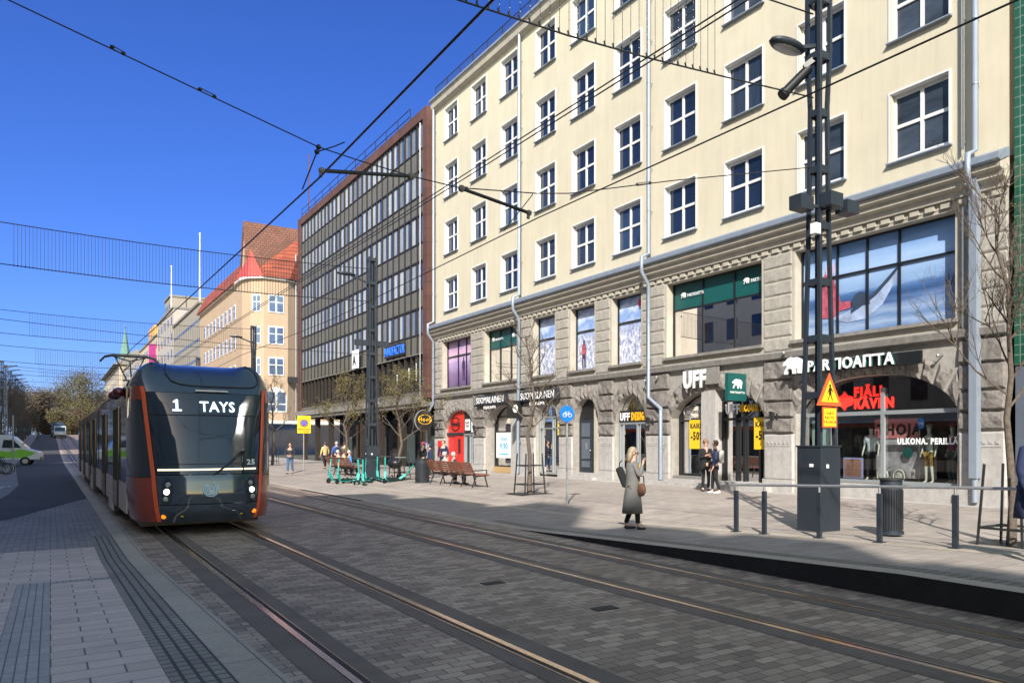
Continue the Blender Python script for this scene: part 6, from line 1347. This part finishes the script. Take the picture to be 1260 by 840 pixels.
# ------------------------------------------------------------------ people
def cloth(n, c): return pm(n, c, .9, var=.12, vs=8, bump=.3, bs=70)
HAIR = {'grey': pm('grey blond hair', (.30, .24, .17), .7, var=.3, vs=20), 'brown': pm('brown hair', (.08, .045, .025), .7, var=.3, vs=20), 'white': pm('light grey hair', (.42, .41, .40), .7, var=.2, vs=20), 'dark': pm('dark hair', (.02, .016, .014), .7, var=.3, vs=20)}
def person(label, loc, face, top, legs, hair, H=1.72, sit=False, arms=None, coat=None, hat=None, pack=None, stride=.0, shoes=None, hood=None, long_hair=False):
    """local: the person looks along +Y; face = heading in degrees (0 looks to +Y, -90 looks to +X)"""
    t = thing('person', label, 'person'); k = H / 1.72
    hz = .52 if sit else .94
    def A(*p): return (p[0] * k, p[1] * k, p[2] * k)
    hip = hz; sh = hip + .50; nk = hip + .58; hd = hip + .70
    arms = arms or {-1: ((-.27, .0, sh - .29), (-.27, .10, sh - .54)), 1: ((.27, .0, sh - .29), (.27, .10, sh - .54))}
    leg = {}
    for s in (-1, 1):
        if sit: leg[s] = ((s * .10, .44, hip - .02), (s * .11, .46, .09), (s * .12, .60, .04))
        else: f = stride * s; leg[s] = ((s * .10, .5 * f + .03, .50), (s * .105, f - (.06 if f < 0 else 0), .09), (s * .12, f + .14, .04))
    # body: one continuous skinned figure with neck, head, arms, hands, fingers, legs
    V = [(A(0, 0, hip), .13 * k, .10 * k), (A(0, .0, hip + .22), .115 * k, .09 * k), (A(0, .0, sh - .05), .14 * k, .10 * k), (A(0, .005, nk), .05 * k, .05 * k), (A(0, .02, hd - .03), .065 * k, .08 * k), (A(0, .015, hd + .06), .078 * k, .092 * k), (A(0, .005, hd + .13), .05 * k, .06 * k)]
    E = [(0, 1), (1, 2), (2, 3), (3, 4), (4, 5), (5, 6)]
    for s in (-1, 1):
        e, w_ = arms[s]; i = len(V); dv = (Vector(w_) - Vector(e)).normalized(); sd_ = dv.cross(Vector((0, 1, 0.3))).normalized() * (1)
        hp = Vector(w_) + dv * .07
        V += [(A(s * .17, 0, sh), .055 * k, .05 * k), (A(*e), .036 * k, .036 * k), (A(*w_), .026 * k, .022 * k), (A(*hp), .034 * k, .018 * k)]; E += [(2, i), (i, i + 1), (i + 1, i + 2), (i + 2, i + 3)]
        for fk, (u, ln) in enumerate(((-.030, .062), (-.010, .075), (.010, .072), (.028, .055))):
            a = hp + sd_ * u + dv * .03; c = a + dv * ln * .55 + Vector((0, .012, 0)); j = len(V); V += [(A(*a), .009 * k), (A(*c), .008 * k), (A(*(c + dv * ln * .4 + Vector((-s * .0, .02, 0)))), .007 * k)]; E += [(i + 3, j), (j, j + 1), (j + 1, j + 2)]
        a = Vector(w_) + dv * .03 - sd_ * .03; j = len(V); V += [(A(*a), .011 * k), (A(*(a + dv * .03 - sd_ * .022)), .009 * k), (A(*(a + dv * .055 - sd_ * .022)), .008 * k)]; E += [(i + 2, j), (j, j + 1), (j + 1, j + 2)]
        kn, an, to = leg[s]; i = len(V); V += [(A(s * .085, 0, hip - .05), .085 * k, .085 * k), (A(*kn), .055 * k, .055 * k), (A(*an), .038 * k, .038 * k), (A(*to), .032 * k, .025 * k)]; E += [(0, i), (i, i + 1), (i + 1, i + 2), (i + 2, i + 3)]
    body = skin('body', V, E, M['skin'], t, 1)
    # face
    b = MB(); b.sph(A(0, .115, hd + .005), .016 * k, 8, 6, (.8, 1.2, 1.5)); b.sph(A(-.085, .005, hd + .01), .022 * k, 8, 6, (.5, .8, 1.4)); b.sph(A(.085, .005, hd + .01), .022 * k, 8, 6, (.5, .8, 1.4)); b.build('nose_and_ears', M['skin'], t)
    b = MB()
    for s in (-1, 1): b.sph(A(s * .032, .098, hd + .035), .011 * k, 8, 6, (1.2, .6, .7))
    b.build('eyes', M['ink'], t); b = MB(); b.sph(A(0, .10, hd - .045), .02 * k, 8, 6, (1.3, .5, .35)); b.build('mouth', MC.get('lips') or pm('lips', (.35, .10, .09), .5), t)
    # clothes
    V = [(A(0, 0, hip - .04), .155 * k, .125 * k), (A(0, 0, hip + .22), .145 * k, .115 * k), (A(0, 0, sh - .06), .17 * k, .125 * k), (A(0, .0, sh + .055), .07 * k, .07 * k)]; E = [(0, 1), (1, 2), (2, 3)]
    for s in (-1, 1):
        e, w_ = arms[s]; i = len(V); V += [(A(s * .185, 0, sh - .01), .075 * k, .07 * k), (A(*e), .058 * k, .058 * k), (A(*(Vector(e).lerp(Vector(w_), .92))), .045 * k, .045 * k)]; E += [(2, i), (i, i + 1), (i + 1, i + 2)]
    skin('jacket', V, E, top, t, 1)
    V = [(A(0, 0, hip + .03), .14 * k, .115 * k)]; E = []
    for s in (-1, 1):
        kn, an, to = leg[s]; i = len(V); V += [(A(s * .09, 0, hip - .06), .10 * k, .10 * k), (A(*kn), .072 * k, .072 * k), (A(an[0], an[1], an[2] + .03), .055 * k, .055 * k)]; E += [(0, i), (i, i + 1), (i + 1, i + 2)]
    skin('trousers', V, E, legs, t, 1)
    for s in (-1, 1):
        kn, an, to = leg[s]; skin('shoe', [(A(an[0], an[1] - .03, .055), .048 * k, .045 * k), (A(an[0], an[1] + .07, .045), .045 * k, .038 * k), (A(to[0], to[1] + .04, .035), .04 * k, .028 * k)], [(0, 1), (1, 2)], shoes or M['black'], t, 1)
    if hair:
        b = MB(); b.sph(A(0, -.012, hd + .055), .098 * k, 14, 10, (1., 1.08, 1.12))
        b.v = [v if v[1] < .055 * k or v[2] > (hd + .10) * k else (v[0], .055 * k, max(v[2], (hd + .05) * k)) for v in b.v]
        if long_hair:
            for s in (-1, 0, 1): b.tube([A(s * .06, -.05, hd + .08), A(s * .085, -.075, hd - .03), A(s * .08, -.10, hd - .13), A(s * .06, -.11, hd - .17)], [.06 * k, .06 * k, .045 * k, .02 * k], 8)
        b.build('hair', HAIR[hair], t)
    if hat: b = MB(); b.sph(A(0, 0, hd + .10), .105 * k, 14, 8, (1, 1.08, .85)); b.build('hat', hat, t)
    if hood: b = MB(); b.sph(A(0, -.025, hd + .04), .12 * k, 14, 10, (1, 1, 1.2)); b.v = [v if v[1] < .06 * k else (v[0], .06 * k, v[2]) for v in b.v]; b.build('hood', hood, t)
    if pack:
        b = MB(); b.obox(A(0, -.20, sh - .20), (.30 * k, .17 * k, .44 * k)); o = b.build('backpack', pack, t); bv = o.modifiers.new('b', 'BEVEL'); bv.width = .06; bv.segments = 3
    if coat:
        c_m, low = coat; n = 20; vs = []; lv = 7
        for j in range(lv):
            u = j / (lv - 1); z = sh + .02 - (sh + .02 - low) * u; rx = [.185, .19, .175, .185, .20, .215, .225][j]; ry = [.105, .13, .125, .14, .165, .19, .205][j]
            for i in range(n + 1):
                a = math.pi / 2 + .16 + .10 * u + (2 * math.pi - .32 - .20 * u) * i / n; wv_ = 1 + .05 * u * math.sin(i * 2.1) ; vs.append(A(rx * wv_ * math.cos(a), ry * wv_ * math.sin(a) - .01, z))
        b = MB(); b.add(vs, [(j * (n + 1) + i, j * (n + 1) + i + 1, (j + 1) * (n + 1) + i + 1, (j + 1) * (n + 1) + i) for j in range(lv - 1) for i in range(n)], True); o = b.build('coat_skirt', c_m, t); sm = o.modifiers.new('s', 'SOLIDIFY'); sm.thickness = .02
    t.location = loc; t.rotation_euler = (0, 0, R(face)); return t
gx = lambda px_, py_, z=.15: (lambda zc: ((px_ - 800) / 959 * zc * CT + zc * ST, -(px_ - 800) / 959 * zc * ST + zc * CT))(959 * (1.843 - z) / (py_ - 545))
navy = cloth('navy cloth', (.018, .028, .075)); blackc = cloth('black cloth', (.012, .012, .014)); jeans = cloth('blue jeans', (.05, .11, .22)); greyc = cloth('grey wool', (.155, .15, .145)); charc = cloth('charcoal cloth', (.03, .03, .033)); yelc = cloth('mustard jumper', (.62, .34, .02)); palec = cloth('pale cloth', (.45, .43, .40)); oliv = cloth('olive cloth', (.16, .13, .06)); royal = cloth('royal blue cloth', (.05, .11, .42)); pinkc = cloth('pink cloth', (.55, .10, .22)); lb = cloth('light blue cloth', (.06, .25, .6)); ylc = cloth('pale yellow cloth', (.62, .47, .2))
whsh = cloth('white shoes', (.7, .7, .7))
# the woman in the long grey coat
x, y = gx(779, 650, .09)
wm = person('woman in a long open grey coat and mustard top smoking beside the tracks', (x, y, G(x, y)), -118, greyc, blackc, 'grey', 1.63, long_hair=True, coat=(greyc, .36), stride=.09, shoes=charc,
            arms={-1: ((-.27, -.03, 1.14), (-.22, .10, .94)), 1: ((.25, .10, 1.16), (.06, .20, 1.42))})
k = 1.63 / 1.72
b = MB(); b.prism([(-.10, .98), (.10, .98), (.09, 1.42), (0, 1.36), (-.09, 1.42)], lambda u, v: (u * k, .118 * k, v * k), lambda u, v: (u * k, .138 * k, v * k)); fixn(b.build('jumper_front', yelc, wm))
b = MB(); b.box(-.10, .10, .10, .128, .86, .93); b.build('shirt_hem', whsh, wm)
b = MB(); b.box(-.075, -.008, .088, .105, 1.555, 1.59); b.box(.008, .075, .088, .105, 1.555, 1.59); b.bar((-.075, .09, 1.58), (-.082, -.02, 1.585), .008); b.bar((.075, .09, 1.58), (.082, -.02, 1.585), .008); b.bar((-.01, .095, 1.58), (.01, .095, 1.58), .006); b.build('sunglasses', M['black'], wm)
hb = thing('handbag', 'brown woven handbag hanging at the grey coated woman side', 'bag'); b = MB(); b.sph((0, 0, 0), .16, 14, 10, (.95, .45, .85)); b.build('bag_body', pm('brown woven leather', (.16, .075, .045), .7, var=.4, vs=30), hb); b = MB(); b.tube([(-.12, 0, .08), (-.09, .0, .28), (.09, 0, .28), (.12, 0, .08)], .012, 6); b.build('strap', M['black'], hb)
v = Matrix.Rotation(R(-62), 3, 'Z') @ Vector((-.27, .16, .80)); v2_ = Matrix.Rotation(R(-118), 3, 'Z') @ Vector((.20, .14, .80)); hb.location = (x + v2_.x, y + v2_.y, G(x, y) + .83); hb.rotation_euler = (0, 0, R(-118 + 20))
bp = thing('shoulder_bag', 'black bag slung behind the grey coated woman', 'bag'); b = MB(); b.obox((0, 0, 0), (.16, .12, .44)); o = b.build('bag_body', blackc, bp); mdf = o.modifiers.new('b', 'BEVEL'); mdf.width = .05; mdf.segments = 3; b = MB(); b.tube([(0, .0, .2), (.06, .0, .30), (.12, .0, .32)], .012, 6); b.build('strap', M['black'], bp)
v = Matrix.Rotation(R(-118), 3, 'Z') @ Vector((-.06, -.21, 1.08)); bp.location = (x + v.x, y + v.y, G(x, y) + v.z); bp.rotation_euler = (R(0), R(-22), R(-118 + 90))
# others
x, y = gx(880, 607); person('person in black trousers with a pale grey backpack by the wide shop entrance', (x, y, G(x, y)), 55, navy, blackc, 'brown', 1.72, pack=palec, shoes=whsh, stride=.08)
x2, y2 = x + .55, y + 1.1; person('person in dark coat and brown hat facing the backpacked person', (x2, y2, G(x2, y2)), 160, blackc, blackc, 'dark', 1.74, hat=pm('tan brown hat', (.22, .13, .08), .8), coat=(blackc, .75), arms={-1: ((-.26, .06, 1.16), (-.08, .24, 1.22)), 1: ((.26, .06, 1.16), (.08, .24, 1.24))})
x, y = gx(357, 580); person('man in dark jacket and jeans standing alone right of the tram', (x, y, G(x, y)), 150, charc, jeans, 'dark', 1.78, stride=.10, arms={-1: ((-.27, .02, 1.14), (-.08, .20, 1.06)), 1: ((.27, .02, 1.14), (.08, .20, 1.04))})
x, y = 17.0, 40.6; person('man in navy jacket and jeans walking away from the red door', (x, y, G(x, y)), 130, navy, jeans, 'brown', 1.78, stride=.12)
x, y = 15.6, 45.5; 
def at_px(px_, Y): X_, _ = pt_on(px_, 545, Y); return X_, Y
x, y = at_px(521, 38.5); person('person with a pink hat behind the litter bin', (x, y, G(x, y)), 100, blackc, blackc, 'dark', 1.66, hat=pinkc)
x, y = at_px(529, 36.5); person('hooded person in navy coat beside the left litter bin', (x, y, G(x, y)), 80, navy, charc, None, 1.62, hood=navy)
x, y = at_px(400, 54); person('person in pale yellow jacket walking before the brown block', (x, y, G(x, y)), 20, ylc, blackc, 'brown', 1.7, stride=.12)
x, y = at_px(414, 53); person('person in royal blue top with backpack seen from behind', (x, y, G(x, y)), 5, royal, charc, 'white', 1.72, pack=navy)
x, y = at_px(424, 56); person('person in olive jacket behind the left bench', (x, y, G(x, y)), -30, oliv, charc, 'brown', 1.7)
for px_, Y, tp, hr, lab, bx in ((419, 43.6, palec, 'white', 'grey haired person in pale jacket sitting on the left bench', 12.3), (430, 42.6, ylc, 'brown', 'person in pale yellow sitting mid bench behind the scooters', 12.3), (437, 41.6, lb, 'white', 'person in bright blue sitting on the left bench', 12.3), (539, 30.9, palec, 'white', 'grey haired person in pale jacket on the left of the right bench', 13.0), (556, 30.0, charc, 'white', 'person in dark coat on the right bench with back to street', 13.0)):
    X_, _z = pt_on(px_, 560, Y); person(lab, (bx, Y if bx > 12.5 else Y, G(bx, Y)), -90, tp, charc, hr, 1.68, sit=True)
person('dark clad person cut off by the right picture edge', (10.2, 5.02, G(10.2, 5.02)), 170, navy, navy, 'dark', 1.76, coat=(navy, .55))
# pram by the scooters
x, y = at_px(486, 35.5); t = thing('pram', 'black pram at the right end of the scooter row', 'pram', (x, y, G(x, y))); z = G(x, y); b = MB(); b.sph((x, y, z + .78), .34, 14, 10, (1., 1.3, .75)); b.build('hood', M['black'], t); b = MB(); b.bar((x - .3, y - .4, z + .15), (x + .1, y + .4, z + .7), .04); b.bar((x + .3, y + .4, z + .15), (x, y - .3, z + .7), .04); b.tube([(x - .25, y - .7, z + 1.05), (x + .25, y - .7, z + 1.05)], .02, 6); b.bar((x, y - .7, z + 1.05), (x, y - .2, z + .6), .03); b.build('frame', M['galv'], t)
for dx in (-.28, .28):
    for dy in (-.4, .42): b = MB(); b.ring((x + dx, y + dy, z + .13), .11, .025, 'x', 18, 6); b.build('wheel', M['tyre'], t)
# ------------------------------------------------------------------ shop window dummies and goods
ivory = pm('ivory mannequin', (.62, .55, .47), .5, var=.03)
def mannequin(label, loc, face, top, legs, hat=None, shorts=False, bare_arm=True):
    t = thing('mannequin', label, 'mannequin')
    V = [((0, 0, .95), .13, .10), ((0, 0, 1.18), .11, .085), ((0, 0, 1.42), .14, .095), ((0, 0, 1.53), .045, .045), ((0, .01, 1.62), .065, .075), ((0, .01, 1.71), .07, .085), ((0, 0, 1.77), .045, .05)]; E = [(i, i + 1) for i in range(6)]
    for s in (-1, 1):
        i = len(V); V += [((s * .17, 0, 1.43), .05), ((s * .25, -.04, 1.16), .036), ((s * .27, .06, .92), .026), ((s * .27, .09, .82), .026, .016)]; E += [(2, i), (i, i + 1), (i + 1, i + 2), (i + 2, i + 3)]
        i = len(V); V += [((s * .09, 0, .9), .08), ((s * .11, .03, .5), .055), ((s * .13, 0, .1), .036), ((s * .13, .14, .05), .03)]; E += [(0, i), (i, i + 1), (i + 1, i + 2), (i + 2, i + 3)]
    skin('body', V, E, ivory, t, 1)
    V = [((0, 0, .92), .15, .12), ((0, 0, 1.18), .135, .105), ((0, 0, 1.43), .165, .12), ((0, 0, 1.51), .07, .07)]; E = [(0, 1), (1, 2), (2, 3)]
    for s in (-1, 1): i = len(V); V += [((s * .18, 0, 1.43), .07), ((s * .235, -.03, 1.22 if bare_arm else .98), .055)]; E += [(2, i), (i, i + 1)]
    skin('shirt', V, E, top, t, 1); V = [((0, 0, .96), .14, .115)]; E = []
    for s in (-1, 1):
        i = len(V); V += [((s * .09, 0, .9), .095), ((s * .11, .03, .52), .075)] + ([] if shorts else [((s * .13, 0, .14), .06)]); E += [(0, i), (i, i + 1)] + ([] if shorts else [(i + 1, i + 2)])
    skin('trousers', V, E, legs, t, 1)
    if hat: b = MB(); b.sph((0, 0, 1.76), .10, 12, 8, (1, 1.1, .7)); b.ring((0, 0, 1.74), .10, .012, 'z', 16, 5); b.build('hat', hat, t)
    t.location = loc; t.rotation_euler = (0, 0, R(face)); return t
mannequin('mannequin in white shirt and black trousers in the outdoor shop window', (20.95, 15.55, .6), 100, pm('white tee', (.7, .72, .75), .8), blackc, pm('black cap', (.02, .02, .02), .7))
mannequin('mannequin in dark jacket and ochre shorts in the outdoor shop window', (20.95, 13.45, .6), 80, pm('grey green jacket', (.12, .12, .10), .9), pm('ochre shorts', (.35, .19, .04), .9), pm('grey hat', (.25, .27, .26), .8), True, False)
mannequin('mannequin in dark red top and grey trousers, rightmost in the outdoor shop window', (21.05, 12.75, .6), 60, pm('dark red top', (.22, .04, .06), .9), pm('grey trousers', (.10, .10, .10), .9), pm('red cap', (.25, .04, .05), .8), False, False)
t = thing('small_bicycle', 'small white and black bicycle standing in the outdoor shop window', 'bicycle', (20.85, 14.75, .6)); 
for y in (15.05, 14.45): b = MB(); b.ring((20.85, y, .82), .2, .025, 'x', 20, 6); b.disc((20.85, y, .82), .12, .02, 'x', 16); b.build('wheel', ivory, t)
b = MB(); b.bar((20.85, 15.05, .82), (20.85, 14.8, 1.1), .03); b.bar((20.85, 14.8, 1.1), (20.85, 14.45, .82), .03); b.bar((20.85, 14.8, 1.1), (20.85, 14.5, 1.15), .03); b.build('frame', M['galv'], t)
b = MB(); b.tube([(20.9, 12.35, .6), (20.9, 12.35, 1.25)], .16, 14); tag(b.build('yellow_bag', pm('ochre yellow bag', (.5, .30, .03), .6), None), 'ochre yellow upright bag in the outdoor shop window corner', 'bag')
